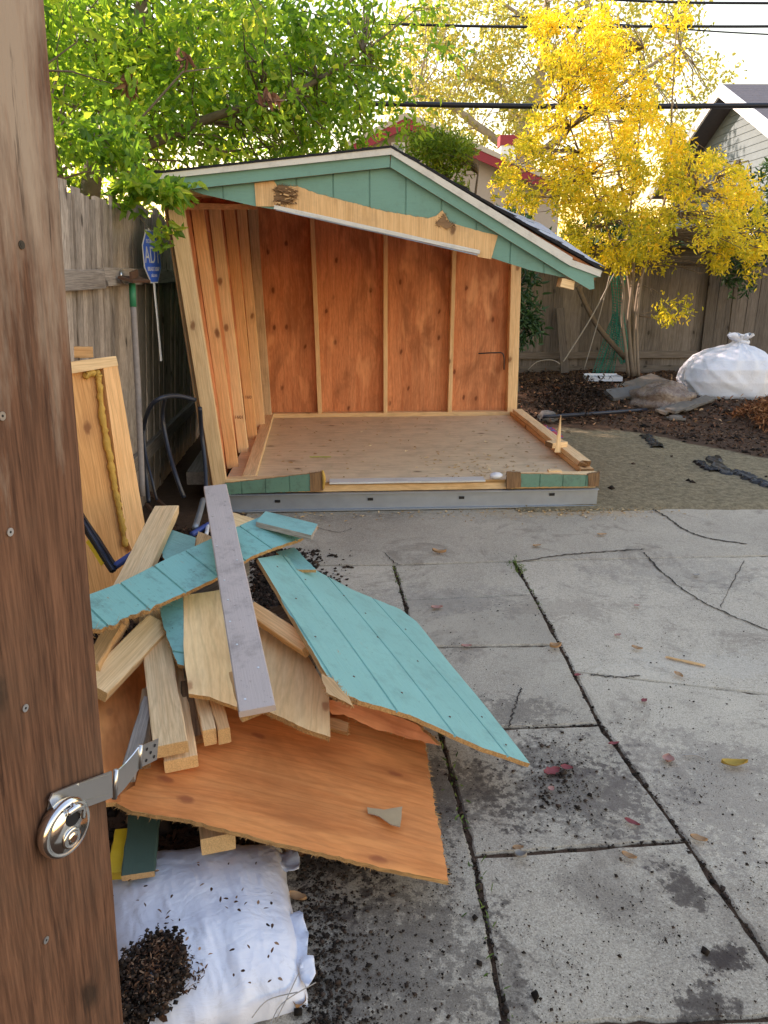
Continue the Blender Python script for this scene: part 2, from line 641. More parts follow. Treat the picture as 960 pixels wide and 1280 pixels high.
M['greyp'] = paint('grey_violet_paint', (.50, .41, .37), .06, (.25, .2, .18), dirt=.45)
M['whitep'] = paint('white_trim_paint', (.62, .60, .55), .05, (.3, .25, .2), dirt=.3)
M['rawhead'] = wood('bare_header_wood', (.74, .47, .24), (.62, .35, .15), .35, (.10, .04, .02), grain=1.4, dirt=.35, cathedral=False)
M['rot'] = wood('rotten_wood', (.34, .19, .09), (.14, .07, .035), .5, (.02, .012, .008), grain=2.5, dirt=.7, cathedral=False, bump=1)
M['steel'] = plain('galvanised_steel', (.33, .37, .42), .45, .55, .22, 7, .25, dist=.006)
M['zinc'] = plain('zinc_plate', (.62, .62, .62), .28, .95, .08, 12, .05)
M['chrome'] = plain('polished_steel', (.75, .74, .72), .14, 1, .03, 5, .02)
M['dark'] = plain('black_plastic', (.012, .012, .014), .4, 0, .3, 6, .2)
M['hose'] = plain('black_hose', (.02, .025, .04), .35, 0, .3, 20, .1)
M['shingle'] = plain('asphalt_shingle', (.34, .36, .41), .6, 0, .35, 55, .8)
M['shingledge'] = plain('black_shingle_edge', (.015, .015, .018), .9, 0, .3, 30, .5)
M['bark'] = plain('bark', (.16, .12, .085), .9, 0, .45, 16, .8, dist=.02)
M['barky'] = plain('thin_stem_bark', (.23, .18, .135), .9, 0, .35, 14, .6)
M['barkpale'] = plain('pale_bark', (.34, .29, .23), .9, 0, .35, 8, .6, dist=.02)
M['yfoam'] = plain('yellow_expanding_foam', (.56, .33, .07), .7, 0, .3, 25, 1.0, dist=.01)
M['rust'] = plain('rusty_iron', (.14, .075, .05), .75, .5, .4, 30, .6)
M['greent'] = plain('green_sleeve', (.02, .22, .11), .45, 0, .2, 12, .1)
M['concstick'] = plain('grimy_pole', (.27, .24, .23), .8, 0, .35, 40, .6)
M['whitepl'] = plain('white_plastic', (.66, .68, .72), .45, 0, .06, 5, .2)
M['signblue'] = plain('sign_blue', (.05, .16, .75), .35, 0, .1, 4, .02)
M['signwhite'] = plain('sign_white', (.72, .72, .74), .4, 0, .06, 4, .02)
M['teal_net'] = plain('teal_net', (.01, .22, .17), .7, 0, .25, 30, .4)
M['rope'] = plain('old_rope', (.36, .33, .29), .9, 0, .3, 60, .8)
M['stone'] = plain('flagstone', (.15, .13, .11), .9, 0, .3, 12, .7, dist=.01)
M['rock'] = plain('grey_rock', (.13, .125, .12), .9, 0, .3, 12, .8, dist=.01)
M['blue'] = plain('blue_plastic', (.04, .08, .28), .4, 0, .2, 12, .1)
M['yellow'] = plain('yellow_plastic', (.65, .42, .02), .4, 0, .2, 12, .1)
M['lime'] = plain('yellow_green_strip', (.45, .55, .05), .5, 0, .1, 12, .1)
M['stucco'] = plain('beige_stucco', (.42, .36, .31), .9, 0, .08, 30, .5)
M['redtrim'] = plain('red_trim', (.30, .035, .045), .7, 0, .1, 10, .2)
M['rooftile'] = plain('tan_roof_edge', (.50, .44, .36), .9, 0, .2, 20, .5)
M['white'] = plain('white_house_paint', (.78, .78, .76), .6, 0, .05, 10, .1)
M['glass'] = plain('window_glass', (.12, .15, .18), .08, 0, .1, 2, .0, .8)
M['cloth'] = plain('red_blue_cloth', (.40, .06, .08), .9, 0, .5, 14, .6)
M['tornpaper'] = plain('torn_scrap', (.42, .30, .17), .8, 0, .3, 14, .6)
M['cable'] = plain('black_cable', (.008, .010, .018), .5, 0, .2, 10, .1)


def bagmat(name, c, dirtc, amt=.5, thr=.5, bump=.6):
    m, nt, out = newmat(name)
    b = NB(nt)
    n = b.noise(b.coord((1, 1, 1)), 4, 6, .6)
    n2 = b.noise(b.coord((1, 1, 1)), 14, 8, .75, 1.5)
    n3 = b.noise(b.coord((1, 2.2, 1)), 9, 4, .55, 2.5)
    col = b.mix(n, [x * .93 for x in c], c)
    col = b.mix(b.math('MULTIPLY', b.ramp(n2, [(thr, 0), (thr + .25, 1)]), amt), col, dirtc)
    b.bsdf(out, col, .42, b.bump(b.math('ADD', n3, b.math('MULTIPLY', n2, .2)), bump, .02), spec=.5)
    return m


M['bag'] = bagmat('white_sack_plastic', (.68, .70, .78), (.24, .20, .16), .55, .55, .2)
M['bag2'] = bagmat('white_sheet_plastic', (.66, .69, .76), (.26, .20, .15), .5, .56, .25)
M['mulchbag'] = bagmat('clear_bag_full_of_mulch', (.26, .20, .16), (.07, .03, .018), .95, .40, .6)


def concrete():
    m, nt, out = newmat('old_concrete')
    b = NB(nt)
    v = b.coord((1, 1, 1), rand=False)
    a = b.noise(v, 1.3, 7, .65, .4)
    c = b.noise(v, 240, 3, .75)
    d = b.noise(v, 60, 5, .8)
    col = b.mix(b.ramp(a, [(.32, 0), (.68, 1)]), (.355, .295, .225), (.52, .44, .335))
    col = b.mix(b.math('MULTIPLY', b.ramp(c, [(.50, 0), (.64, 1)]), .6), col, (.70, .61, .49))
    col = b.mix(b.math('MULTIPLY', b.ramp(c, [(.36, 1), (.46, 0)]), .55), col, (.10, .09, .085))
    col = b.mix(b.math('MULTIPLY', b.ramp(d, [(.56, 0), (.68, 1)]), .45), col, (.10, .085, .075))
    st = b.noise(v, 2.1, 10, .78, .8)
    col = b.mix(b.math('MULTIPLY', b.ramp(st, [(.53, 0), (.62, 1)]), .5), col, (.15, .115, .09))
    st2 = b.noise(b.coord((1, 1, 1), loc=(4, 2, 0), rand=False), 7, 10, .8, .3)
    col = b.mix(b.math('MULTIPLY', b.ramp(st2, [(.56, 0), (.66, 1)]), .4), col, (.17, .13, .105))
    # slab-to-slab difference
    oi = b.n("ShaderNodeAttribute"); oi.attribute_name = "rnd"
    hsv = b.n("ShaderNodeHueSaturation")
    mr = b.n("ShaderNodeMapRange"); mr.inputs[3].default_value = .80; mr.inputs[4].default_value = 1.10
    b.l(oi.outputs["Fac"], mr.inputs[0]); b.l(mr.outputs[0], hsv.inputs["Value"]); b.l(col, hsv.inputs["Color"])
    # earthy and oil stains of their own shape (world metres)
    col = hsv.outputs[0]
    tc = b.n("ShaderNodeTexCoord")
    wob = b.noise(v, 9, 6, .7)
    wob2 = b.noise(v, 45, 4, .7)
    for (sx, sy, rx, ry, amt, cc) in STAINS:
        sub = b.n("ShaderNodeVectorMath", operation='SUBTRACT')
        b.l(tc.outputs["Object"], sub.inputs[0]); sub.inputs[1].default_value = (sx, sy, 0)
        dv = b.n("ShaderNodeVectorMath", operation='DIVIDE')
        b.l(sub.outputs[0], dv.inputs[0]); dv.inputs[1].default_value = (rx, ry, 1)
        ln = b.n("ShaderNodeVectorMath", operation='LENGTH')
        b.l(dv.outputs[0], ln.inputs[0])
        q = b.math('ADD', ln.outputs["Value"], b.math('MULTIPLY', b.math('SUBTRACT', b.math('ADD', wob, b.math('MULTIPLY', wob2, .9)), .95), 3.2))
        f = b.ramp(q, [(0, 1), (.62, .85), (.86, .12), (1.0, 0)])
        col = b.mix(b.math('MULTIPLY', f, amt), col, cc)
    h = b.math('ADD', b.math('MULTIPLY', c, .5), d)
    b.bsdf(out, col, .85, b.bump(h, .5, .004), spec=.3)
    return m


def stain(px, py, rx, ry, amt, c=(.05, .035, .03)):
    p = PZ(px, py)
    return (p.x, p.y, rx, ry, amt, c)


STAINS = [stain(715, 990, .30, .20, .55), stain(855, 1112, .06, .10, .85), stain(905, 1200, .06, .05, .95), stain(875, 1255, .07, .05, .85),
          stain(690, 945, .22, .10, .5), stain(905, 990, .42, .34, .42, (.13, .10, .09)), stain(640, 1230, .04, .2, .5),
          stain(480, 1200, .30, .30, .6), stain(560, 990, .25, .2, .65), stain(640, 890, .2, .12, .5),
          stain(850, 715, .5, .3, .25, (.10, .09, .09)), stain(700, 760, .4, .15, .25, (.12, .08, .06)), stain(700, 640, .7, .12, .4, (.50, .33, .17)),
          stain(420, 1040, .2, .3, .8), stain(560, 750, .4, .2, .25, (.15, .14, .14)), stain(900, 830, .5, .12, .25, (.55, .50, .42))]
M['conc'] = concrete()


def groundmat():
    m, nt, out = newmat('bare_earth')
    b = NB(nt)
    v = b.coord((1, 1, 1), rand=False)
    a = b.noise(v, 1.1, 7, .65, .6)
    g = b.noise(v, 26, 6, .75)
    fine = b.noise(v, 120, 4, .7)
    sand = b.mix(b.ramp(g, [(.35, 0), (.65, 1)]), (.17, .135, .085), (.37, .295, .185))
    brown = b.mix(g, (.055, .034, .024), (.17, .10, .065))
    # 'mul' vertex attribute: 1 where mulch and dug soil lie
    at = b.n("ShaderNodeAttribute"); at.attribute_name = "mul"
    f = b.math('ADD', at.outputs["Fac"], b.math('MULTIPLY', b.math('SUBTRACT', a, .5), 1.6))
    col = b.mix(b.ramp(f, [(.4, 0), (.62, 1)]), sand, brown)
    col = b.mix(b.math('MULTIPLY', b.ramp(fine, [(.55, 0), (.68, 1)]), .5), col, (.04, .028, .02))
    b.bsdf(out, col, .95, b.bump(b.math('ADD', g, b.math('MULTIPLY', fine, .4)), .9, .02), spec=.1)
    return m


M['ground'] = groundmat()
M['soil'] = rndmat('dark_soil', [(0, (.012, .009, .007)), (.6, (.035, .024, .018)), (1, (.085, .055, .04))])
M['mulch'] = rndmat('wood_mulch', [(0, (.025, .013, .01)), (.45, (.075, .035, .02)), (.75, (.16, .075, .04)), (1, (.34, .21, .13))])
M['redmulch'] = rndmat('red_mulch', [(0, (.10, .035, .015)), (.5, (.28, .10, .04)), (1, (.45, .22, .10))])
M['chips'] = rndmat('pale_wood_chips', [(0, (.32, .19, .08)), (.5, (.52, .33, .16)), (1, (.68, .50, .30))])
M['litter'] = rndmat('dry_leaf_bits', [(0, (.07, .03, .02)), (.5, (.24, .11, .06)), (1, (.45, .28, .15))])
M['weed'] = rndmat('weeds', [(0, (.05, .10, .02)), (1, (.16, .22, .05))])
M['leaf_green'] = leafmat('green_leaves', [(0, (.06, .15, .04)), (.35, (.17, .33, .055)), (.7, (.34, .48, .08)), (1, (.62, .62, .12))], .7, .3)
M['leaf_yellow'] = leafmat('yellow_leaves', [(0, (.24, .28, .04)), (.25, (.52, .48, .05)), (.65, (.86, .70, .07)), (1, (.84, .52, .05))], .5)
M['leaf_plane'] = leafmat('sparse_autumn_leaves', [(0, (.22, .26, .10)), (.5, (.42, .42, .16)), (1, (.66, .52, .14))], .6)
M['leaf_bright'] = leafmat('bright_green_leaves', [(0, (.08, .16, .02)), (.6, (.19, .29, .035)), (1, (.38, .38, .04))], .5)
M['leaf_dark'] = leafmat('dark_leaves', [(0, (.015, .05, .022)), (1, (.05, .12, .05))], .3)

# ------------------------------------------------------------------ vectorised small stuff
RS = np.random.RandomState(7)


def np_mesh(name, V, quads, rnd, mats, parent=None, loc=None):
    me = bpy.data.meshes.new(name)
    loc = np.array(loc if loc is not None else (0, 0, 0), dtype=float)
    V = V - loc
    me.vertices.add(len(V)); me.vertices.foreach_set("co", V.astype(np.float32).ravel())
    k = quads.shape[1]
    me.loops.add(quads.size); me.loops.foreach_set("vertex_index", quads.astype(np.int32).ravel())
    me.polygons.add(len(quads))
    me.polygons.foreach_set("loop_start", np.arange(0, quads.size, k, dtype=np.int32))
    me.polygons.foreach_set("loop_total", np.full(len(quads), k, dtype=np.int32))
    at = me.attributes.new("rnd", 'FLOAT', 'POINT')
    at.data.foreach_set("value", rnd.astype(np.float32))
    me.update(calc_edges=True)
    return link(name, me, mats, parent, Matrix.Translation(Vector(loc)))


def unit(a): return a / np.maximum(1e-9, np.linalg.norm(a, axis=1, keepdims=True))


def leaf_arrays(C, D, L, W, seedr=None, fold=.25, droop=.2, up=None):
    """C centres, D direction of the leaf, L length, W width -> verts (6 per leaf)"""
    n = len(C)
    D = unit(D)
    R = RS.normal(size=(n, 3)) if up is None else up + RS.normal(size=(n, 3)) * .7
    side = unit(np.cross(D, R))
    nrm = np.cross(side, D)
    L = (L * RS.uniform(.65, 1.25, n))[:, None]
    W = (W * RS.uniform(.7, 1.2, n))[:, None]
    base = C
    v0 = base
    v1 = base + D * L * .30 - side * W * .46 + nrm * W * fold
    v2 = base + D * L * .68 - side * W * .38 + nrm * (W * fold - L * droop * .4)
    v3 = base + D * L - nrm * L * droop
    v4 = base + D * L * .68 + side * W * .38 + nrm * (W * fold - L * droop * .4)
    v5 = base + D * L * .30 + side * W * .46 + nrm * W * fold
    V = np.stack([v0, v1, v2, v3, v4, v5], 1).reshape(-1, 3)
    i = (np.arange(n) * 6)[:, None]
    Q = np.concatenate([i + np.array([[0, 1, 2, 3]]), i + np.array([[0, 3, 4, 5]])], 0)
    return V, Q


def clod_arrays(C, R, flat=.6):
    n = len(C)
    base = np.array([[1, 0, 0], [0, 1, 0], [-1, 0, 0], [0, -1, 0], [0, 0, 1], [0, 0, -1]], float)
    A = RS.uniform(0, 2 * pi, n)
    ca, sa = np.cos(A), np.sin(A)
    V = base[None] * RS.uniform(.55, 1.25, (n, 6, 1))
    V = V + RS.normal(size=(n, 6, 3)) * .12
    x = V[..., 0] * ca[:, None] - V[..., 1] * sa[:, None]
    y = V[..., 0] * sa[:, None] + V[..., 1] * ca[:, None]
    V = np.stack([x, y, V[..., 2] * flat], -1) * R[:, None, None] + C[:, None, :]
    i = (np.arange(n) * 6)[:, None]
    T = np.concatenate([i + np.array([t]) for t in [(0, 1, 4), (1, 2, 4), (2, 3, 4), (3, 0, 4), (1, 0, 5), (2, 1, 5), (3, 2, 5), (0, 3, 5)]], 0)
    return V.reshape(-1, 3), T


def clods(name, C, R, mat, **k):
    V, T = clod_arrays(C, R, k.pop('flat', .6))
    return np_mesh(name, V, T, np.repeat(RS.uniform(0, 1, len(C)), 6), mat, k.get('parent'), k.get('loc', C.mean(0)))


def flakes(name, C, L, W, mat, tilt=.5, **k):
    n = len(C)
    D = RS.normal(size=(n, 3)); D[:, 2] *= tilt
    up = np.tile(np.array([0, 0, 1.6]), (n, 1))
    V, Q = leaf_arrays(C, D, L, W, up=up, fold=.15, droop=.1)
    return np_mesh(name, V, Q, np.repeat(RS.uniform(0, 1, n), 6), mat, k.get('parent'), k.get('loc', C.mean(0)))


# ------------------------------------------------------------------ ground
FL = PZ(281, 641, 0); FR = PZ(746, 633, 0)
U = (FR - FL).normalized(); Vd = Vector((-U.y, U.x, 0))
SW = (FR - FL).length; SL = 2.42
EDGE_R = PZ(850, 641, 0).y


def shed_uv(x, y):
    d = Vector((x, y, 0)) - FL
    return d.dot(U), d.dot(Vd)


def fence_x(y): return -1.17 - .073 * y


def hgt(x, y):
    """height of bare ground; slabs' tops are z = 0"""
    nz = noise.noise(Vector((x * 1.3, y * 1.3, 0))) * .5 + .25 * noise.noise(Vector((x * 5, y * 5, 3)))
    u, v = shed_uv(x, y)
    z = -.011
    e = EDGE_R + .12 * (x - 1.5) * .3 + .10 * nz
    if y > e and x > .9:
        t = min(1, (y - e) / .12)
        z = -.011 + t * (.026 + .012 * nz)
        # dug soil along the shed's side and in front of the fence
        m = max(0, min(1, (y - 7.2 - .35 * (x - 1.6) * 0) / 1.3))
        z += m * (.17 + .10 * nz)
        if x > 3.0: z += max(0, min(1, (x - 3.0) / 1.5)) * max(0, min(1, (y - 5.6) / 1.2)) * (.05 + .05 * nz)
        z += .014 * noise.noise(Vector((x * 14, y * 14, 9))) * (.4 + m)
    xe = -.32 if y < 3.15 else -.86
    if xe + .1 * nz > x and y < 4.6:
        t = min(1, (xe + .1 * nz - x) / .1)
        z = -.011 + t * (.026 + .015 * nz)
    if x <= .9 and y > 4.7: z = -.02 + .01 * nz
    return z


def mulness(x, y):
    if x > .9 and y > EDGE_R:
        a = .05
        a += max(0, min(1, (y - 7.0) / .5))
        a += max(0, min(1, (x - 2.05 - (7.6 - y) * .62) / .35))
        return min(1, a)
    if x < -.2: return 1.0
    return .8


def grid_axis(lo, hi, st, far):
    c = list(np.arange(lo, hi + 1e-6, st))
    return [-far, -far / 3, -40, lo - 8, lo - 2] + c + [hi + 2, hi + 8, 60, far / 3, far]


GX = grid_axis(-2.4, 6.4, .055, 600); GY = grid_axis(-.6, 11.4, .055, 600)
gv = []; gm = []
for y in GY:
    for x in GX:
        inn = -2.5 < x < 6.5 and -.7 < y < 11.5
        gv.append((x, y, hgt(x, y) if inn else -.03)); gm.append(mulness(x, y) if inn else .6)
nx = len(GX)
gf = [(j * nx + i, j * nx + i + 1, (j + 1) * nx + i + 1, (j + 1) * nx + i) for j in range(len(GY) - 1) for i in range(nx - 1)]
g = mk('ground', gv, gf, M['ground'], frame=Matrix.Identity(4), smooth=True)
at = g.data.attributes.new("mul", 'FLOAT', 'POINT'); at.data.foreach_set("value", gm)
tag(g, kind='structure')

def GZ(px, py, up=0.0):
    z = 0.0
    for _ in range(12):
        p = PZ(px, py, z + up); z = hgt(p.x, p.y)
    return PZ(px, py, z + up)


# patio: every slab a real block with a gap to its neighbour
def lineX(pts):
    """world polyline from ground pixels"""
    return [PZ(a, b) for a, b in pts]


Bx = lineX([(492, 706), (505, 750), (520, 809), (549, 912), (592, 1069), (633, 1285)])
Ax = lineX([(642, 701), (666, 743), (700, 806), (750, 905), (858, 1050), (1012, 1270)])
T0r = PZ(960, 678)
slabs = []
for i in range(5): slabs.append([Bx[i], Bx[i + 1], Ax[i + 1], Ax[i]])
dn = (Bx[5] - Bx[4]).normalized(); dA = (Ax[5] - Ax[4]).normalized()
b6 = Bx[5] + dn * 1.3; a6 = Ax[5] + dA * 1.3
slabs.append([Bx[5], b6, a6, Ax[5]])
lx = -.36
L0 = Vector((lx, Bx[0].y - .01, 0)); L2 = Vector((lx, Bx[2].y + .03, 0)); L3 = Vector((lx, Bx[3].y + .12, 0)); L5 = Vector((lx, Bx[5].y - .25, 0))
slabs.append([Vector((-.95, L0.y, 0)), Vector((-.8, 3.25, 0)), L2, Bx[2], Bx[1], Bx[0]])
q3 = Bx[3].lerp(Bx[2], .1)
slabs.append([L2, L3, q3, Bx[2]])
q5 = Bx[5] + dn * .3
slabs.append([L3, L5, q5, Bx[5], Bx[4], Bx[3], q3])
R0 = Vector((5.2, Ax[0].y + .25, 0))
ra = Ax[3].lerp(Ax[2], .62)
Ra = Vector((5.2, ra.y - .35, 0))
slabs.append([Ax[0], Ax[1], Ax[2], ra, PZ(960, 868), Ra, R0])
Rb = Vector((5.2, Ax[5].y, 0))
slabs.append([ra, Ax[3], Ax[4], Ax[5], Rb, Ra, PZ(960, 868)])
slabs.append([Ax[5], a6, Vector((5.2, a6.y, 0)), Rb])
slabs.append([Vector((-.95, 4.7, 0)), Vector((-.95, L0.y, 0)), Bx[0], Ax[0], R0, Vector((5.2, 5.3, 0)), Vector((1.4, 5.25, 0)), Vector((1.3, 4.72, 0))])
pv, pf, pr = [], [], []
rr = random.Random(4)
for s, poly in enumerate(slabs):
    c = sum(poly, Vector()) / len(poly)
    out = []
    N = len(poly)
    gap = .0055
    inner = []
    for i in range(N):
        p0, p1, p2 = poly[i - 1], poly[i], poly[(i + 1) % N]
        e1 = (p1 - p0).normalized(); e2 = (p2 - p1).normalized()
        n1 = Vector((-e1.y, e1.x, 0)); n2 = Vector((-e2.y, e2.x, 0))
        if n1.dot(c - p1) < 0: n1 = -n1
        if n2.dot(c - p1) < 0: n2 = -n2
        bs = n1 + n2
        if bs.length < .2: bs = n1
        bs.normalize()
        inner.append(p1 + bs * gap / max(.35, bs.dot(n1)))
    for i in range(N):
        a, b = inner[i], inner[(i + 1) % N]
        L = (b - a).length
        k = max(1, int(L / .035))
        e = (b - a).normalized(); nn = Vector((-e.y, e.x, 0))
        for j in range(k):
            q = a.lerp(b, j / k)
            if j: q = q + nn * (.006 * noise.noise(q * 9) + .005 * max(0, noise.noise(q * 31) - .15) * 3) + nn * rr.uniform(-.0014, .0014)
            out.append(q)
    zt = rr.uniform(-.003, .0)
    base = len(pv); K = len(out)
    r_ = [.55, .35, .45, .4, .6, .5, .9, .4, .35, .95, .85, .8, .5][s % 13]
    for ring, (off, z) in enumerate([(0, -.06), (0, zt - .006), (.006, zt)]):
        for q in out:
            d = (c - q); d.z = 0
            pv.append(Vector((q.x, q.y, z)) + d.normalized() * off); pr.append(r_)
    for ring in range(2):
        for i in range(K):
            j = (i + 1) % K
            pf.append((base + ring * K + i, base + ring * K + j, base + (ring + 1) * K + j, base + (ring + 1) * K + i))
    pf.append(tuple(base + 2 * K + i for i in range(K)))
pa = mk('patio', pv, pf, M['conc'], frame=Matrix.Identity(4))
at = pa.data.attributes.new("rnd", 'FLOAT', 'POINT'); at.data.foreach_set("value", pr)
bm = bmesh.new(); bm.from_mesh(pa.data)
bmesh.ops.triangulate(bm, faces=[f for f in bm.faces if len(f.verts) > 4])
bmesh.ops.recalc_face_normals(bm, faces=bm.faces)
for f in bm.faces:
    if abs(f.normal.z) > .9 and f.calc_center_median().z > -.01 and f.normal.z < 0: f.normal_flip()
bm.to_mesh(pa.data); bm.free()
tag(pa, kind='structure')

# cracks: thin dirt-filled ribbons
ck = Acc()
rr = random.Random(9)
for pts, wd in (([(642, 703), (700, 694), (745, 690), (806, 686)], .009), ([(805, 690), (828, 715), (862, 742), (905, 765), (962, 788)], .008),
                ([(812, 634), (832, 645), (856, 662), (884, 672), (935, 680)], .012), ([(736, 843), (770, 846), (800, 844)], .006),
                ([(652, 860), (643, 885), (636, 908)], .005), ([(385, 655), (420, 665), (440, 660)], .004), ([(480, 690), (492, 702), (500, 706)], .005),
                ([(900, 760), (930, 700)], .003)):
    q = smooth_path([PZ(a, b, .0022) for a, b in pts], 14)
    for i in range(len(q)):
        q[i] = q[i] + Vector((rr.uniform(-1, 1), rr.uniform(-1, 1), 0)) * .006
    vs = []; fs = []
    for i, p in enumerate(q):
        d = (q[min(i + 1, len(q) - 1)] - q[max(0, i - 1)]).normalized()
        nn = Vector((-d.y, d.x, 0)); ww = wd * rr.uniform(.3, .75) * (.3 if i in (0, len(q) - 1) else 1)
        vs += [p + nn * ww, p - nn * ww]
    for i in range(len(q) - 1): fs.append((2 * i, 2 * i + 1, 2 * i + 3, 2 * i + 2))
    ck.add(vs, fs)
M['crack'] = plain('crack_dirt', (.035, .028, .024), .95, 0, .4, 60, .5)
o = ck.build('pavement_cracks', M['crack']); tag(o, kind='structure')

# ------------------------------------------------------------------ shed
def SP(u, v, z): return FL + U * u + Vd * v + Vector((0, 0, z))


shed = thing('garden_shed', 'collapsing garden shed with green gable, missing front wall and orange plywood inside', 'shed', SP(SW / 2, 1.2, 0))
UP = Vector((0, 0, 1))
FZ = .19
# steel beam under the front with slots
BMH = .118
acc = Acc()
zs = [(.0, .014), (.0, BMH - .012)]
board('steel_beam', SP(-.02, .012, BMH / 2 + .006), SP(SW, .012, BMH / 2 + .002), BMH, .006, -Vd, M['steel'], shed, ch=.001, rough=.0008, seg=14)
acc.box(SP(SW / 2, -.006, .010), U * (SW + .02), Vd * .03, UP * .008)
acc.box(SP(SW / 2, -.002, BMH + .004), U * (SW + .0), Vd * .03, UP * .006)
acc.build('beam_flange', M['steel'], shed)
for px, py in ((347, 626.5), (463, 624), (577, 622), (690, 618)):
    p, n = SP(0, .012 - .0065, 0), -Vd
    c = PP(px, py, p, n)
    a = Acc(); a.box(c + n * .001, U * .036, n * .003, UP * .018); a.build('slot', M['dark'], shed)
# floor
fl = sheet('floor', [SP(.0, .03, FZ), SP(SW, .03, FZ), SP(SW, SL, FZ), SP(0, SL, FZ)], UP, .022, [M['floor'], M['plye']], U, shed)
acc = Acc(); acc.box(SP(SW / 2, .06, (FZ + BMH) / 2 - .005), U * (SW - .02), Vd * .05, UP * .05); acc.build('floor_joist', M['pine'], shed)
# white threshold strip between the two remnants
ths, the = PP(412, 606, SP(0, 0, 0), -Vd), PP(606, 603, SP(0, 0, 0), -Vd)
board('threshold_strip', SP((ths - FL).dot(U), .03, FZ + .004), SP((the - FL).dot(U), .03, FZ + .004), .10, .012, UP, M['whitep'], shed)
# siding remnants with cut ends at both sides of the doorway
def rem(px, off, mats, name, grain=None, **k):
    p = SP(0, -.004, 0)
    return sheet(name, poly_px(px, p, -Vd, off), -Vd, .02, mats, grain or UP, shed, **k)


rem([(281, 604), (330, 599), (388, 592), (388, 614), (330, 616), (284, 618)], .004, [M['tealold'], M['plye']], 'siding_remnant', jag=.003, grooves=(.05, .155))
rem([(387, 592), (402, 590), (404, 613), (388, 615)], .010, [M['rot'], M['rot']], 'cut_post_end', jag=.004, seed=3)
rem([(650, 592), (737, 594), (737, 608), (650, 609)], .004, [M['tealold'], M['plye']], 'siding_remnant', jag=.003, grooves=(.02, .155), seed=4)
rem([(634, 590), (651, 591), (651, 609), (633, 611)], .010, [M['rot'], M['rot']], 'cut_post_end', jag=.004, seed=5)
rem([(735, 593), (750, 590), (748, 608), (736, 608)], .012, [M['rot'], M['rot']], 'corner_post_end', jag=.006, seed=6)
tube('yellow_sealant', [PP(403, 588, SP(0, -.01, 0), -Vd), PP(405, 598, SP(0, -.02, 0), -Vd), PP(404, 611, SP(0, -.01, 0), -Vd)], [.007, .012, .006], M['yfoam'], shed)
# bottom plates
PT = .038
board('sill_plate', SP(.0, SL - .05, FZ + PT / 2), SP(SW, SL - .05, FZ + PT / 2), .089, PT, UP, M['pine'], shed)
board('sill_plate', SP(.02, .05, FZ + PT / 2 - .002), SP(.62, .05, FZ + PT / 2 - .002), .08, .034, UP, M['pine'], shed, seed=5)
board('sill_plate', SP(SW - .58, .05, FZ + PT / 2 - .002), SP(SW, .05, FZ + PT / 2 - .002), .08, .034, UP, M['pine'], shed, seed=6)
board('sill_plate', SP(.16, .09, FZ + PT / 2), SP(.085, SL - .1, FZ + PT / 2), .089, PT, UP, M['pine'], shed, seed=2)
board('sill_plate', SP(SW - .045, .12, FZ + PT / 2 + .004), SP(SW - .045, SL - .1, FZ + PT / 2), .089, PT, UP, [M['fir'], M['rot']], shed, seed=3)
board('sill_plate', SP(SW - .05, .16, FZ + PT * 1.5 + .008), SP(SW - .045, SL - .2, FZ + PT * 1.5 + .004), .085, PT, UP, [M['pine'], M['rot']], shed, seed=4, broken0=.03)
GP = PY(489, 187, FL.y - .10); GN = -Vd
Af = PP(489, 187, GP, GN); Lf = PP(189, 219, GP, GN); Rf = PP(753, 337, GP, GN)
Ab = PY(466, 196, FL.y + SL + .12); Rb_ = PY(673, 280, FL.y + SL + .25); Lb = Lf + (Ab - Af) + Vector((.02, 0, -.12))
# back wall: studs and plywood
BY = SL - .05
def back_u(px, py):
    p = PP(px, py, SP(0, BY - .045, 0), -Vd)
    return (p - FL).dot(U)


bzt = 2.12
def roof_z(p):
    e = Rb_ if p.x > Ab.x else Lb
    return Ab.z + (e.z - Ab.z) * (p.x - Ab.x) / (e.x - Ab.x) - .075


us = [back_u(326, 500), back_u(400, 522), back_u(482, 522), back_u(562, 522), back_u(640, 520)]
bt = [back_u(319, 290), back_u(390, 275), back_u(482, 300), back_u(568, 320), back_u(645, 335)]
for i in range(5):
    f = 1.35
    dz = bzt - FZ - PT
    top = us[i] + (bt[i] - us[i]) * (dz / 1.55)
    wdt = .038 if 0 < i < 4 else (.095 if i == 4 else .05)
    o = board('wall_stud', SP(us[i], BY, FZ + PT), SP(top, BY, roof_z(SP(top, BY, 0)) - .03), wdt, .089, -Vd, M['pine'], shed, seed=20 + i)
lab = []
for i in range(4):
    pl = [SP(us[i] - (.02 if i else .1), BY + .046, FZ), SP(us[i + 1] - .0201, BY + .046, FZ), SP(bt[i + 1] - .02, BY + .046, 0), SP(bt[i] - (.0201 if i else .05), BY + .046, 0)]
    if i == 3: pl[1] = SP(us[4] + .05, BY + .046, FZ); pl[2] = SP(bt[4] + .05, BY + .046, 0)
    for q_ in (2, 3): pl[q_].z = roof_z(pl[q_]) + .02
    sheet('plywood_panel', pl, -Vd, .012, M['plyin'], UP, shed, seed=i)

o = tube('bent_rod', [PP(598, 442, SP(0, BY - .1, 0), -Vd), PP(618, 441, SP(0, BY - .1, 0), -Vd), PP(629, 443, SP(0, BY - .1, 0), -Vd), PP(630, 462, SP(0, BY - .1, 0), -Vd)], .006, M['dark'], shed)
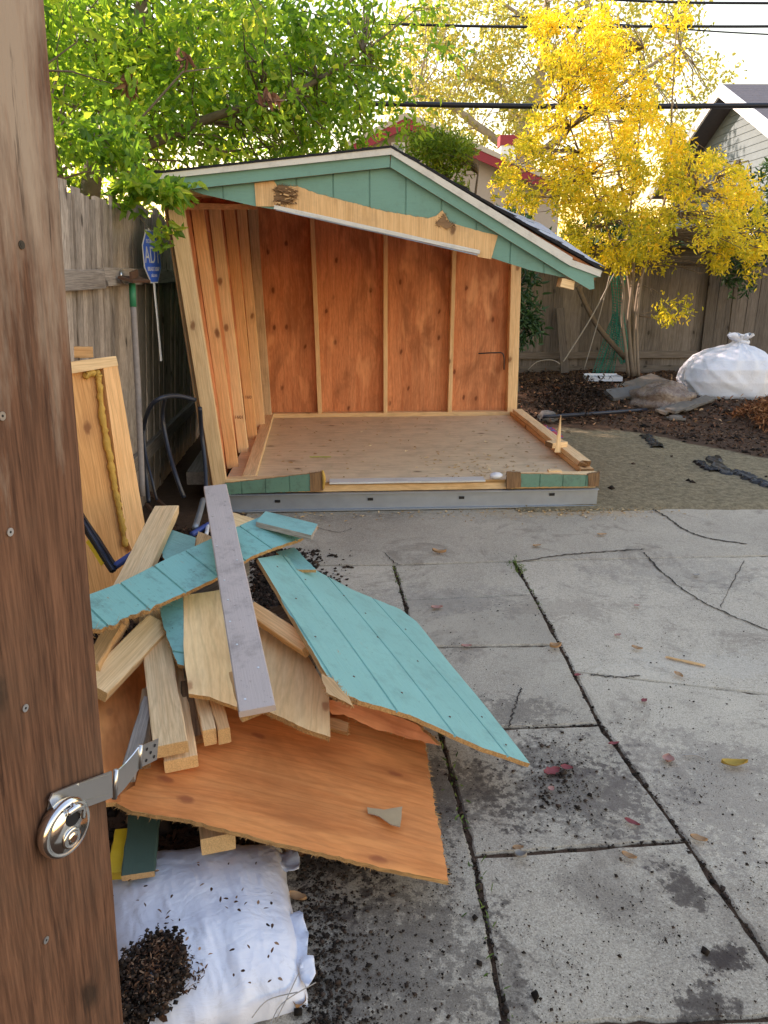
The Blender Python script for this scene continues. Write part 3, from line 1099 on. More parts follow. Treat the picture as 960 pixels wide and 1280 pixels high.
# left wall: studs leaning outwards, more at the front
wf_b = SP(-.065, .03, FZ - .01); wb_b = SP(.03, SL - .12, FZ)
wf_t = PY(211, 262, wf_b.y - .02); wb_t = PY(309, 262, wb_b.y)
Nst = 6
vv = [0, .2, .4, .6, .8, 1.0]
for i, s in enumerate(vv):
    a = wf_b.lerp(wb_b, s); t_ = wf_t.lerp(wb_t, s)
    ax = (t_ - a).normalized()
    inn = U  # stud's deep side runs across the wall
    o = board('wall_stud', a + U * .045, t_ + U * .045, (.092 if i == 0 else .078), .038, -Vd, (M['pine'] if i in (0, 2, 4) else (M['floor'] if i == 5 else M['fir'])), shed, seed=40 + i, rough=.001)
nwl = (wf_t - wf_b).cross(wb_b - wf_b).normalized()
if nwl.dot(U) < 0: nwl = -nwl
for nm_, o_, m_, e_ in (('wall_sheathing', .004, 'plyin', .05), ('wall_siding', .018, 'tealold', .07)):
    q_ = [wf_b - U * o_ - UP * e_, wb_b - U * o_ - UP * e_, wb_t - U * o_ + UP * .05 + Vd * .1, wf_t - U * o_ + UP * .05]
    q2_ = [v_ - U * .012 for v_ in q_]
    mk(nm_, q_ + q2_, [(0, 1, 2, 3), (7, 6, 5, 4), (0, 4, 5, 1), (1, 5, 6, 2), (2, 6, 7, 3), (3, 7, 4, 0)], [M[m_], M['rot']], shed, frame_of(wf_b, UP, U), mi=[0, 0, 1, 1, 1, 1])
board('top_plate', wf_t + U * .045 + UP * .02, wb_t + U * .045 + UP * .02, .089, .038, UP, M['fir'], shed)
fq = [wf_t + U * .0, wb_t, Lb - UP * .03 + (Ab - Lb) * .06, Lf - UP * .03 + (Af - Lf) * .06]
mk('frieze_board', fq + [q_ - U * .012 for q_ in fq], [(0, 1, 2, 3), (7, 6, 5, 4), (0, 4, 5, 1), (1, 5, 6, 2), (2, 6, 7, 3), (3, 7, 4, 0)], M['plyin'], shed)
# stamps on the studs
def text_mesh(name, s, size, M_, mat, parent, ext=.0004, label=None, sx=1.0):
    cu = bpy.data.curves.new(name, 'FONT'); cu.body = s; cu.size = size; cu.extrude = ext
    cu.align_x = 'CENTER'; cu.align_y = 'CENTER'
    to = bpy.data.objects.new(name + '_tmp', cu); COL.objects.link(to)
    dg = bpy.context.evaluated_depsgraph_get()
    me = bpy.data.meshes.new_from_object(to.evaluated_get(dg))
    bpy.data.objects.remove(to)
    me.name = name
    me.transform(Matrix.Diagonal((sx, 1, 1, 1)))
    me.materials.clear()
    return link(name, me, mat, parent, M_)


M['stamp'] = plain('stamp_ink', (.22, .09, .05), .8)
for k_, s in ((3, .40), (4, .60)):
    a = wf_b.lerp(wb_b, s); t_ = wf_t.lerp(wb_t, s)
    c = a.lerp(t_, .16 if k_ == 3 else .20) + U * .045 - Vd * .0215
    text_mesh('grade_stamp', '1601' if k_ == 3 else '160', .035, frame_of(c, U, -Vd), M['stamp'], shed)

# roof
def roof_half(a0, e0, a1, e1, sgn):
    """a = ridge, e = eave; 0 front 1 back"""
    n = (e0 - a0).cross(a1 - a0).normalized()
    if n.z < 0: n = -n
    rows = 9
    # deck
    vs = []; K = 9
    for j in range(K):
        t = j / (K - 1)
        for s in (0, 1):
            p = (a0.lerp(e0, s)).lerp(a1.lerp(e1, s), t) - n * .012
            vs.append(p)
    fs = []
    for j in range(K - 1): fs.append((2 * j, 2 * j + 1, 2 * j + 3, 2 * j + 2))
    b0 = len(vs)
    vs += [v - n * .016 for v in vs]
    fs += [tuple(b0 + i for i in reversed(f)) for f in fs[:K - 1]]
    for a, b in [(2 * j, 2 * j + 2) for j in range(K - 1)] + [(2 * j + 1, 2 * j + 3) for j in range(K - 1)] + [(0, 1), (2 * K - 2, 2 * K - 1)]:
        fs.append((a, b, b + b0, a + b0))
    mk('roof_deck', vs, fs, M['plyin'], roof_root, frame_of(a0, Vd, n))
    # shingle courses, each a little proud of the one below, curled at the rake
    sv = Acc(); rr = random.Random(5)
    for r in range(rows):
        t0, t1 = r / rows - .012 * (r > 0), min(1.0, (r + 1) / rows + .01)
        ntab = 10
        for c in range(ntab):
            s0, s1 = c / ntab, (c + 1) / ntab - .004
            sh = .5 / ntab if r % 2 else 0
            s0 = min(1, max(0, s0 + sh - .01)); s1 = min(1, s1 + sh)
            if s0 >= 1: continue
            if c == 0: s0 = -.012
            pts = []
            for (t, s) in ((t0, s0), (t0, s1), (t1, s1), (t1, s0)):
                p = a0.lerp(e0, t).lerp(a1.lerp(e1, t), s)
                lift = .004 + (.009 if t == t1 else 0) + rr.uniform(0, .004)
                if c == 0 and s == s0: lift += rr.uniform(-.002, .010)
                pts.append(p + n * lift)
            lo = [p - n * .005 for p in pts]
            sv.add(pts + lo, [(0, 1, 2, 3), (7, 6, 5, 4)], 0)
            sv.add(pts + lo, [(0, 4, 5, 1), (1, 5, 6, 2), (2, 6, 7, 3), (3, 7, 4, 0)], 1)
    sv.build('shingles', [M['shingle'], M['shingledge']], roof_root, frame_of(a0, Vd, n))
    # rafters below the deck
    for j in range(7):
        s = .03 + j * .155
        ra_, re_ = a0.lerp(a1, s), e0.lerp(e1, s)
        d = (re_ - ra_)
        board('rafter', ra_ - n * .075 + d * .02, re_ - n * .075 - d * .05, .038, .089, n, M['fir'], roof_root, seed=60 + j)
    return n


# Empty would be a third level: the roof deck, shingles and rafters are children of the shed itself
roof_root = shed
nL = roof_half(Af, Lf, Ab, Lb, -1)
nR = roof_half(Af, Rf, Ab, Rb_, 1)
def gsheet(name, px, off, mats, grain, t=.015, **k):
    return sheet(name, poly_px(px, GP, GN, off), GN, t, mats, grain, shed, **k)


gL = Af - Lf; gR = Rf - Af
SID = [M['tealg'], M['plye']]
gsheet('gable_siding', [(225, 233), (486, 200), (486, 200), (716, 346), (700, 346), (660, 337), (617, 323), (600, 318), (470, 289), (345, 262), (320, 258), (285, 250), (254, 243)], -.02, SID, -UP, t=.012, grooves=(.03, .205), jag=.0015, step=.3, gdepth=.006)
gsheet('bare_header', [(318, 229), (342, 226), (346, 233), (372, 233), (399, 243), (442, 254), (480, 264), (535, 273), (545, 270), (553, 263), (562, 278), (603, 290), (622, 294), (614, 324), (597, 321), (596, 312), (480, 291), (345, 258), (320, 258)], -.012, [M['rawhead'], M['plye']], -UP, t=.012, jag=[0, .004, .006, .006, .004, .004, .004, .004, .004, .004, .003, .002, .003, .002, 0, 0, 0, 0, 0])
gsheet('chewed_hole', [(343, 236), (352, 232), (366, 236), (372, 243), (366, 253), (350, 256), (343, 250)], -.007, [M['rot'], M['rot']], U, t=.01, jag=.01, seed=8)
gsheet('chewed_hole', [(545, 279), (555, 268), (560, 277), (569, 281), (562, 285), (548, 283)], -.007, [M['rot'], M['rot']], U, t=.01, jag=.01, seed=9)
rr = random.Random(2)
a = Acc()
for k in range(26):
    x, y = rr.uniform(344, 371), rr.uniform(234, 255)
    c = PP(x, y, GP, GN) + GN * .006
    ang = rr.uniform(-.5, .3)
    a.box(c, (U * cos(ang) + UP * sin(ang)) * rr.uniform(.01, .045), GN * rr.uniform(.004, .014), (UP * cos(ang) - U * sin(ang)) * rr.uniform(.003, .009), rr.randint(0, 1))
a.build('splintered_wood', [M['rawhead'], M['rot']], shed)
sp0, sp1 = PP(343, 259, GP, GN), PP(599, 315.5, GP, GN)
board('door_track', sp0 + GN * .012, sp1 + GN * .012, .022, .02, GN, M['whitep'], shed, bend=-.01)
board('door_track_lip', PP(345, 262.5, GP, GN) + GN * .02, PP(596, 319, GP, GN) + GN * .02, .006, .012, GN, M['steel'], shed)
FAS = [M['tealf'], M['plye']]
gsheet('fascia', [(200, 225), (488, 191), (487, 209), (222, 238)], .014, FAS, gL, t=.02)
gsheet('fascia', [(489, 191), (752, 346), (742, 347), (743, 361), (737, 362), (700, 340), (488, 209)], .016, FAS, gR, t=.02)
gsheet('white_rake_trim', [(187, 217), (489, 184), (489, 193), (188, 225)], .034, [M['whitep'], M['whitep']], gL, t=.03)
gsheet('white_rake_trim', [(489, 184), (716, 322), (714, 333), (489, 193)], .036, [M['whitep'], M['whitep']], gR, t=.03)
gsheet('white_rake_trim', [(713, 324), (753, 338), (750, 346), (712, 332)], .028, [M['whitep'], M['whitep']], gR, t=.03, seed=3)
gsheet('fascia_end', [(716, 334), (746, 343), (742, 352), (728, 347)], .004, [M['rot'], M['rot']], gR, t=.03, jag=.004)
board('lookout_block', PP(702, 353, GP, GN) + Vd * .05, PP(719, 357, GP, GN) + Vd * .05, .05, .09, GN, [M['pine'], M['rawhead']], shed, broken=.01)
gsheet('drip_edge', [(186, 215), (489, 181.5), (489, 184.5), (186, 218)], .038, [M['shingledge'], M['shingledge']], gL, t=.05)
gsheet('drip_edge', [(489, 181.5), (756, 336), (755, 339), (489, 185)], .038, [M['shingledge'], M['shingledge']], gR, t=.05, jag=.003)

# loose things on the shed floor
fz = FZ + .001
p = PZ(620, 598, fz + .01)
vs, fs = [], []
for i in range(9):
    for j in range(12):
        a_, b_ = pi * i / 8, 2 * pi * j / 12
        r_ = 1 + .18 * noise.noise(Vector((cos(b_) * sin(a_), sin(b_) * sin(a_), cos(a_))) * 2.2)
        vs.append(p + Vector((sin(a_) * cos(b_) * .045 * r_, sin(a_) * sin(b_) * .035 * r_, .02 + cos(a_) * .022 * r_)))
for i in range(8):
    for j in range(12): fs.append((i * 12 + j, i * 12 + (j + 1) % 12, (i + 1) * 12 + (j + 1) % 12, (i + 1) * 12 + j))
tag(mk('crumpled_rag', vs, fs, M['signwhite'], smooth=True), 'small crumpled white rag beside the cut post on the shed floor', 'rag')
tag(board('marking_strip', PZ(387, 571, fz + .004), PZ(414, 571, fz + .004), .012, .003, UP, M['lime']), 'thin yellow green plastic strip lying on the shed floor', 'strip')
c = PZ(697, 562, FZ + .09)
tag(board('wood_splinter', c + Vector((0, 0, -.02)), PY(701, 519, c.y), .045, .012, -Vd, M['chips'] if False else M['pine'], w2=.004, seg=6), 'tall sharp splinter standing upright from the right hand sill', 'splinter')
tag(board('wood_offcut', PZ(686, 556, FZ + .10), PZ(705, 554, FZ + .10), .09, .04, UP, [M['pine'], M['rot']], seed=77), 'short lumber offcut sitting on the right hand sill plate', 'offcut')
tag(board('wood_offcut', PZ(685, 590, FZ + .03), PZ(701, 590, FZ + .03), .05, .03, UP, M['pine'], seed=78), 'tiny pale wood block behind the right green siding remnant', 'offcut')
p = PZ(684, 546, .05)
vs = []; fs = []
for i in range(10):
    for j in range(10):
        x, y = i / 9 - .5, j / 9 - .5
        vs.append(p + Vector((x * .26, y * .22, .02 + .07 * max(0, 1 - 4 * (x * x + y * y)) * (1 + noise.noise(Vector((x * 7, y * 7, 1)))) + .03 * noise.noise(Vector((x * 14, y * 14, 4))))))
for i in range(9):
    for j in range(9): fs.append((i * 10 + j, (i + 1) * 10 + j, (i + 1) * 10 + j + 1, i * 10 + j + 1))
mk_ = mk('crumpled_cloth', vs, fs, [M['cloth'], M['blue']], smooth=True, mi=[1 if (i * 7) % 11 > 6 else 0 for i in range(81)])
tag(mk_, 'crumpled red and blue cloth on the soil beside the shed', 'cloth')
n = 260
C = np.zeros((n, 3))
for i in range(n):
    if i < 110: u_, v_ = RS.normal(SW * .72, .22), abs(RS.normal(.3, .35))
    else: u_, v_ = RS.uniform(.2, SW - .15), RS.uniform(.1, SL - .2)
    v_ = min(SL - .2, max(.12, v_)); u_ = min(SW - .15, max(.2, u_))
    q = SP(u_, v_, fz + .004); C[i] = q
o = flakes('wood_chips', C, .032, .011, M['chips'], .15); tag(o, 'pale wood chips strewn over the shed floor', 'wood chips', kind='stuff')
n = 420; C = np.zeros((n, 3))
for i in range(n):
    u_ = RS.uniform(.0, SW + .35) if i % 2 else RS.normal(SW * .95, .3)
    q = SP(u_, -abs(RS.normal(0, .10)) - .03, .005); C[i] = q
o = flakes('sawdust_chips', C, .022, .010, M['chips'], .15); tag(o, 'pale sawdust and chips along the foot of the steel beam', 'sawdust', kind='stuff')

# ------------------------------------------------------------------ fences
def set_rnd(o, vals):
    at = o.data.attributes.new("rnd", 'FLOAT', 'POINT'); at.data.foreach_set("value", vals)


def pickets(a, b, z0, z1, wd, th, nrm, seed, parent, name='board_panel', lean=.0, mat='grey', gapr=(-.003, -.001), zj=.02, tilt=0.0, offr=.004):
    rr = random.Random(seed)
    d = (b - a); L = d.length; d.normalize()
    vs, fs, rv = [], [], []
    x = 0
    while x < L:
        w_ = wd * rr.uniform(.9, 1.05)
        zt = (z1(x / L) if callable(z1) else z1) + rr.uniform(-zj, zj * .4)
        off = rr.uniform(-offr, offr); ln = rr.uniform(-lean, lean)
        r_ = rr.random()
        K = 7; base = len(vs)
        for k in range(K):
            z = z0 + (zt - z0) * k / (K - 1)
            wv = .003 * noise.noise(Vector((x * 3, z * 2.5, seed)))
            for (e, f) in ((0, 0), (1, 0), (1, 1), (0, 1)):
                xx = x + e * w_ + ln * (z - z0) + (wv if e else -wv)
                cut = 0
                if k == K - 1: cut = rr.uniform(0, .006)
                vs.append(a + d * xx + nrm * (tilt * (z - 1.45) + off - f * th + .004 * noise.noise(Vector((x * 5, z * 1.5, seed + 5)))) + Vector((0, 0, z - cut)))
                rv.append(r_)
        for k in range(K - 1):
            for q in range(4):
                q2 = (q + 1) % 4
                fs.append((base + k * 4 + q, base + k * 4 + q2, base + (k + 1) * 4 + q2, base + (k + 1) * 4 + q))
        fs.append((base + 3, base + 2, base + 1, base)); t = base + (K - 1) * 4; fs.append((t, t + 1, t + 2, t + 3))
        x += w_ + rr.uniform(*gapr)
    o = mk(name, vs, fs, M[mat], parent, Matrix.Translation(a))
    set_rnd(o, rv)
    return o


# left fence
lf = thing('wooden_fence', 'weathered grey picket fence along the left side with a mid rail', 'fence', (fence_x(3), 3, 0))
fa, fb = Vector((fence_x(-1.5), -1.5, 0)), Vector((fence_x(10.2), 10.2, 0))
fd = (fb - fa).normalized(); fn = Vector((fd.y, -fd.x, 0))
if fn.x < 0: fn = -fn
pickets(fa, fb, -.03, 1.89, .088, .016, fn, 3, lf, zj=.05, tilt=.085, gapr=(-.001, .005), offr=.007)
def fpt(y, off, z): return Vector((fence_x(y), y, z)) + fn * off
for z in (1.47, .35):
    o_ = .025 + .085 * (z - 1.45)
    board('rail', fpt(-1.4, o_, z), fpt(3.9, o_, z), .09, .038, fn, M['greyx'], lf, seg=14)
    board('rail', fpt(3.905, o_, z + .01), fpt(10.1, o_, z), .09, .038, fn, M['greyx'], lf, seg=14, seed=8)
for y in (1.2, 3.5, 5.9, 8.4):
    board('post', fpt(y, -.19, -.1), fpt(y, -.06, 1.8), .09, .09, fn, M['greyx'], lf)
# bright bracket on the rail
q = [PX(*pp, -1.42) for pp in ((152, 337), (151, 344), (155, 351), (163, 353), (168, 352))]
q = [fpt(v.y, .055, v.z) for v in q]
tag(tube('metal_hook', q, [.003, .010, .013, .010, .003], M['zinc'], k=6), 'small shiny crescent shaped metal hook on the left fence rail', 'hook')

# back fence
BFY = 10.35
def bfp(x, z=0, off=0): return Vector((x, BFY + .075 * (x - 2.5) + off, z))
bf = thing('wooden_fence', 'tall brown grey board fence across the back with knotty planks', 'fence', bfp(3))
n2 = Vector((.075, -1, 0)).normalized()
pickets(bfp(-2.2), bfp(4.38), .0, 1.72, .138, .018, n2, 11, bf, lean=.004, mat='greyb')
pickets(bfp(4.42, 0, -.06), bfp(9.5, 0, -.06), .0, 1.80, .15, .02, n2, 12, bf, lean=.02, mat='greyb')
for z in (.42, 1.66):
    board('rail', bfp(-2.2, z, -.035), bfp(4.36, z, -.035), .09, .04, -n2, M['greybx'], bf, seg=12)
board('kick_board', bfp(-2.2, .17, -.02), bfp(4.36, .17, -.02), .2, .02, -n2, M['greybx'], bf, seg=12)
board('cap_board', bfp(-2.2, 1.80, .0), bfp(9.5, 1.86, -.03), .13, .03, UP, M['greybx'], bf, seg=12)
board('top_board', bfp(-2.2, 1.75, .01), bfp(4.36, 1.75, .01), .14, .02, -n2, M['greybx'], bf, seg=12)
for x in (-2, .4, 2.4, 4.4, 6.6):
    board('post', bfp(x, -.05, .06), bfp(x, 1.78, .06), .09, .09, -n2, M['greybx'], bf)
tag(board('leaning_board', PY(706, 466, 10.0), PY(700, 385, 10.22), .11, .02, n2 * 1, M['greybx'], seed=5), 'narrow grey board leaning upright on the back fence behind the rope', 'board')
tag(board('weathered_slat', PY(912, 432, 10.1), PY(921, 352, 10.2), .07, .03, n2, M['greybx'], seed=6), 'thin weathered slat standing on the back fence above the white bag', 'slat')

# ------------------------------------------------------------------ gate with hasp, padlock
gdir = Vector((sin(radians(14)), cos(radians(14)), 0))
gnm = Vector((gdir.y, -gdir.x, 0))
glean = -.052  # x shift per metre down
G0 = Vector((-.3495, .786, 0))
def gp(s, z, off=0):
    # s measured from the far edge back towards the viewer
    return Vector((G0.x + .052 * (z - .98), G0.y, z)) - gdir * s + gnm * off
gt = thing('wooden_gate', 'brown wooden gate edge standing open in the left foreground', 'gate', gp(0.3, 0))
def gboard(s0, s1, off, th, z0=.02, z1=1.95, seed=1, name='gate_board', mat='gate'):
    vs, fs = [], []
    rr = random.Random(seed)
    K = 24
    for k in range(K + 1):
        z = z0 + (z1 - z0) * k / K
        ch = .003
        j = rr.uniform(-.0006, .0006)
        for s, o_ in ((s0 + ch, off), (s1 - ch, off), (s1, off - ch), (s1, off - th), (s0, off - th), (s0, off - ch)):
            vs.append(gp(s + j, z, o_ + .0006 * noise.noise(Vector((s * 30, z * 3, 0)))))
    for k in range(K):
        for q in range(6):
            fs.append((k * 6 + q, k * 6 + (q + 1) % 6, (k + 1) * 6 + (q + 1) % 6, (k + 1) * 6 + q))
    fs.append(tuple(range(5, -1, -1))); fs.append(tuple(K * 6 + i for i in range(6)))
    fr = Matrix.Identity(4)
    ex, ey = gdir, gnm
    for i in range(3): fr[i][0], fr[i][1], fr[i][2], fr[i][3] = ey[i], ex[i], (0, 0, 1)[i], gp(0, 0)[i]
    o = mk(name, vs, fs, M[mat], gt, fr)
    bm = bmesh.new(); bm.from_mesh(o.data); bmesh.ops.recalc_face_normals(bm, faces=bm.faces); bm.to_mesh(o.data); bm.free()
    return o


gboard(0, .235, 0, .038, seed=1)
gboard(.240, .46, .001, .038, seed=2)
gboard(.465, .75, 0, .038, seed=3)
def on_gate(px, py, off=0.0):
    # gate face plane including lean
    pA, pB, pC = gp(0, .5, off), gp(0, 1.5, off), gp(.3, 1.0, off)
    n = (pB - pA).cross(pC - pA).normalized()
    return PP(px, py, pA, n)
def disc(acc, c, n, r, h, k=20, m=0, r2=None):
    r2 = r if r2 is None else r2
    s = n.orthogonal().normalized(); t = n.cross(s)
    vs = [c + (s * cos(2 * pi * j / k) + t * sin(2 * pi * j / k)) * r for j in range(k)] + [c + n * h + (s * cos(2 * pi * j / k) + t * sin(2 * pi * j / k)) * r2 for j in range(k)]
    fs = [(j, (j + 1) % k, k + (j + 1) % k, k + j) for j in range(k)] + [tuple(range(k - 1, -1, -1)), tuple(range(k, 2 * k))]
    acc.add(vs, fs, m)
for px, py in ((12, 665), (31, 885), (57, 1175), (2, 520)):
    c = on_gate(px, py, .0005)
    a = Acc(); disc(a, c, gnm, .0042, .0012, m=0); disc(a, c + gnm * .0011, gnm, .0014, .0003, 6, 1)
    a.build('screw', [M['zinc'], M['dark']], gt)
# old bolt hole near top
c = on_gate(27, 306, .0003); a = Acc(); disc(a, c, gnm, .004, .0005); disc(a, c + gnm * .0004, gnm, .002, .0004); a.build('bolt_hole', M['dark'], gt)
# hasp: staple plate, long leaf, hinge knuckle, end leaf
def hp(px, py, s):  # pixel on vertical plane at distance s beyond the far edge / behind it
    X0 = G0 + gdir * s
    return PY(px, py, X0.y)
pl_n = gnm
def plate(name, px, s_of, t, mat, parent, off=.006):
    pts = []
    for (x, y) in px:
        pts.append(on_gate(x, y, off))
    n = (pts[1] - pts[0]).cross(pts[2] - pts[0]).normalized()
    if n.dot(CAM - pts[0]) < 0: n = -n
    return sheet(name, pts, n, t, mat, pts[1] - pts[0], parent)
hl = plate('hasp_leaf', [(62, 1001), (66, 992), (90, 982), (140, 964), (141, 997), (100, 1012), (70, 1020)], None, .002, M['zinc'], gt, .007)
for ya, yb, xa, xb in ((980.5, 968, 98, 137), (1003, 993, 99, 137)):
    board('hasp_rib', on_gate(xa, ya, .0078), on_gate(xb, yb, .0078), .0022, .0014, gnm, M['zinc'], hl, ch=.0005, rough=0)
pl_ = plate('staple_plate', [(60, 1012), (64, 998), (95, 981), (97, 986), (92, 1010), (64, 1030)], None, .0015, M['zinc'], gt, .003)
tube('hinge_knuckle', [on_gate(145, 962, .006), on_gate(143, 998, .006)], .0035, M['zinc'], gt, sm=0)
# the leaf beyond the knuckle curls out and away past the gate's edge
q1 = [(147, 964), (154, 958), (160, 951), (164, 945), (165, 971), (158, 982), (152, 990), (146, 996)]
ln_ = [0, .006, .012, .020, .020, .012, .006, 0]
vs = [on_gate(x, y, .006) + gdir * e * 1.0 for (x, y), e in zip(q1, ln_)]
fs = [(0, 1, 6, 7), (1, 2, 5, 6), (2, 3, 4, 5)]
K = len(vs); vs2 = vs + [v - gnm * .0018 for v in vs]
fs2 = fs + [tuple(i + K for i in reversed(f)) for f in fs] + [(i, i + K, (i + 1) % K + K, (i + 1) % K) for i in range(K)]
mk('hasp_link', vs2, fs2, M['zinc'], gt)
tube('hinge_knuckle', [on_gate(165, 943, .006) + gdir * .021, on_gate(164, 972, .006) + gdir * .021], .003, M['zinc'], gt, sm=0)
q2 = [(166, 945), (184, 939), (182, 966), (165, 972)]
e2 = [.022, .03, .03, .022]
vs = [on_gate(x, y, .006) + gdir * e for (x, y), e in zip(q2, e2)]
n_ = (vs[1] - vs[0]).cross(vs[2] - vs[0]).normalized()
if n_.dot(CAM - vs[0]) < 0: n_ = -n_
el = sheet('hasp_end_leaf', vs, n_, .0018, M['zinc'], vs[1] - vs[0], gt)
for u_, v_ in ((.3, .25), (.3, .78), (.78, .25), (.78, .78), (.55, .5)):
    c = vs[0].lerp(vs[1], u_).lerp(vs[3].lerp(vs[2], u_), v_)
    a = Acc(); disc(a, c + n_ * .0004, n_, .0024, .0004, 12); a.build('screw_hole', M['dark'], el)
# round shackle-shielded padlock
pc = on_gate(80, 1034, .014)
zax = (gnm + Vector((.1, -.25, 0))).normalized()
pad = thing('padlock', 'round polished steel disc padlock hanging from the gate hasp', 'padlock', pc)
def lathe(name, c, n, prof, mat, parent, k=48, holes=None):
    s = n.cross(UP).normalized(); t = n.cross(s)
    vs = []; fs = []
    for (r, h) in prof:
        for j in range(k): vs.append(c + n * h + (s * cos(2 * pi * j / k) + t * sin(2 * pi * j / k)) * r)
    for i in range(len(prof) - 1):
        for j in range(k): fs.append((i * k + j, i * k + (j + 1) % k, (i + 1) * k + (j + 1) % k, (i + 1) * k + j))
    fs.append(tuple(range(k))); fs.append(tuple((len(prof) - 1) * k + j for j in range(k)))
    o = mk(name, vs, fs, mat, parent, frame_of(c, s, n), smooth=True)
    bm = bmesh.new(); bm.from_mesh(o.data); bmesh.ops.recalc_face_normals(bm, faces=bm.faces); bm.to_mesh(o.data); bm.free()
    return o
R_ = .0345
lathe('body', pc, zax, [(.004, -.010), (R_ * .78, -.010), (R_ * .95, -.006), (R_, 0), (R_ * .97, .005), (R_ * .90, .008), (R_ * .82, .0085), (R_ * .80, .0078), (R_ * .76, .0078), (R_ * .74, .0095), (.003, .0100)], M['chrome'], pad)
sx = zax.cross(UP).normalized() * -1; sy = zax.cross(sx).normalized()
if sy.z < 0: sy = -sy
if sx.dot(Vector((1, 0, 0))) < 0: sx = -sx
c = pc + sy * .013 + sx * .006
a = Acc(); disc(a, c + zax * .0098, zax, .0105, .0008, 24); a.build('shackle_opening', M['dark'], pad)
tube('shackle', [c + sx * .011 - sy * .008 + zax * .011, c + sx * .012 + sy * .004 + zax * .012, c + sx * .004 + sy * .011 + zax * .013, c - sx * .008 + sy * .012 + zax * .012], .0042, M['chrome'], pad)
c = pc - sy * .010 - sx * .001
lathe('keyway_boss', c, zax, [(.0125, .0095), (.0120, .0125), (.0095, .0135), (.0090, .0130), (.0062, .0130), (.0058, .0140), (.002, .0142)], M['chrome'], pad, 32)
a = Acc(); disc(a, c + zax * .0141, zax, .0040, .0006, 16); a.build('key_cylinder', M['rust'], pad)
tube('staple', [on_gate(92, 1003, .004), on_gate(90, 1006, .022), on_gate(99, 1012, .028), on_gate(101, 1015, .012)], .003, M['zinc'], gt)

# ------------------------------------------------------------------ security sign, rake pole, door panel, hoses
sc_ = PX(193, 321, -1.37); sc_ = fpt(sc_.y, .12, sc_.z)
sg = thing('yard_sign', 'blue octagonal security sign on a white stake by the left fence', 'sign', (sc_.x, sc_.y, 0))
fd_keep, fn_keep = fd, fn
rot_ = Matrix.Rotation(radians(-6), 3, 'Z'); fd = rot_ @ fd; fn = rot_ @ fn
def octo(r, off, rx=1.0):
    return [sc_ + fd * (r * rx * cos(radians(22.5 + 45 * k))) + UP * (r * sin(radians(22.5 + 45 * k))) + fn * off for k in range(8)]
sheet('sign_back', octo(.163, .004), fn, .004, M['signwhite'], fd, sg)
sheet('sign_face', octo(.155, .0055), fn, .001, M['signblue'], fd, sg)
fr_ = frame_of(sc_ + fn * .0062 + UP * .005, fd, fn)
text_mesh('sign_letters', 'ADT', .135, fr_, M['signwhite'], sg, sx=1.0)
text_mesh('sign_small_letters', 'SECURED BY', .032, frame_of(sc_ + fn * .0062 + UP * .085, fd, fn), M['signwhite'], sg)
text_mesh('sign_small_letters', '800.ADT.ASAP', .034, frame_of(sc_ + fn * .0062 - UP * .07, fd, fn), M['signwhite'], sg)
text_mesh('sign_small_letters', 'adt.com', .032, frame_of(sc_ + fn * .0062 - UP * .105, fd, fn), M['signwhite'], sg)
board('stake', Vector((sc_.x, sc_.y, PY(190, 451, sc_.y).z)), Vector((sc_.x, sc_.y, sc_.z + .16)), .022, .006, fn, M['signwhite'], sg)
fd, fn = fd_keep, fn_keep

ry = 3.95
ht_ = fpt(ry, .10, 1.43)
ht_ = PP(165, 352, fpt(ry, .10, 0), fn); hb_ = PP(178, 620, fpt(ry + .1, .12, 0), (fn + Vector((0, -.6, 0))).normalized())
hb_.z = max(hb_.z, .02)
rk = thing('tamper_pole', 'long grimy pole tool with rusty head and green sleeve standing upside down against the fence', 'garden tool', hb_)
d_ = (ht_ - hb_).normalized()
tube('handle', [hb_, hb_.lerp(ht_, .5) + Vector((.004, 0, 0)), ht_ - d_ * .13], [.018, .0175, .017], M['concstick'], rk)
tube('green_sleeve', [ht_ - d_ * .135, ht_ - d_ * .01], .019, M['greent'], rk, sm=0)
board('head_plate', ht_ - fd * .13 + UP * .012, ht_ + fd * .13 + UP * .012 + fn * .03, .085, .014, (UP + fn * .3), M['rust'], rk)
board('head_rib', ht_ - fd * .10 + UP * .03 + fn * .02, ht_ + fd * .05 + UP * .045 + fn * .02, .012, .04, UP, M['rust'], rk)

# leaning framed door panel
pp, pe = PY(147, 447, 3.35), Vector((.6, .8, 0)).normalized()
pn = Vector((pe.y, -pe.x, .10)).normalized()
dp = thing('door_panel', 'framed orange plywood door panel with a yellow foam bead leaning by the left fence', 'door panel', Vector((pp.x, pp.y, .1)))
def dpx(px, off=0.0): return poly_px(px, pp, pn, off)
sheet('plywood', dpx([(60, 455), (140, 452), (176, 668), (150, 745), (70, 745)], -.03), pn, .012, [M['osbdoor'], M['plye']], UP, dp)
sheet('stile', dpx([(129, 459), (147, 457), (181, 655), (166, 690), (158, 672)]), pn, .04, [M['fir'], M['fir']], UP, dp)
sheet('top_rail', dpx([(60, 456), (145, 445), (148, 457), (60, 472)], .004), pn, .045, [M['pine'], M['pine']], pe, dp)
q = dpx([(106, 470), (121, 466), (124, 480), (128, 520), (135, 560), (142, 600), (150, 640), (157, 682)], -.014)
rr = random.Random(6)
pth = smooth_path(q, 9)
pth = [v + Vector((rr.uniform(-1, 1), 0, rr.uniform(-1, 1))) * .003 for v in pth]
vs, fs = tube_data(pth, [rr.uniform(.010, .018) for _ in pth], 8)
mk('foam_bead', vs, fs, M['yfoam'], dp, smooth=True)
tag(board('short_plank', PY(84, 440, 3.5), PY(116, 440, 3.55), .05, .03, Vector((0, -1, 0)), M['fir'], seed=9), 'end of a reddish plank showing just above the door panel', 'plank')

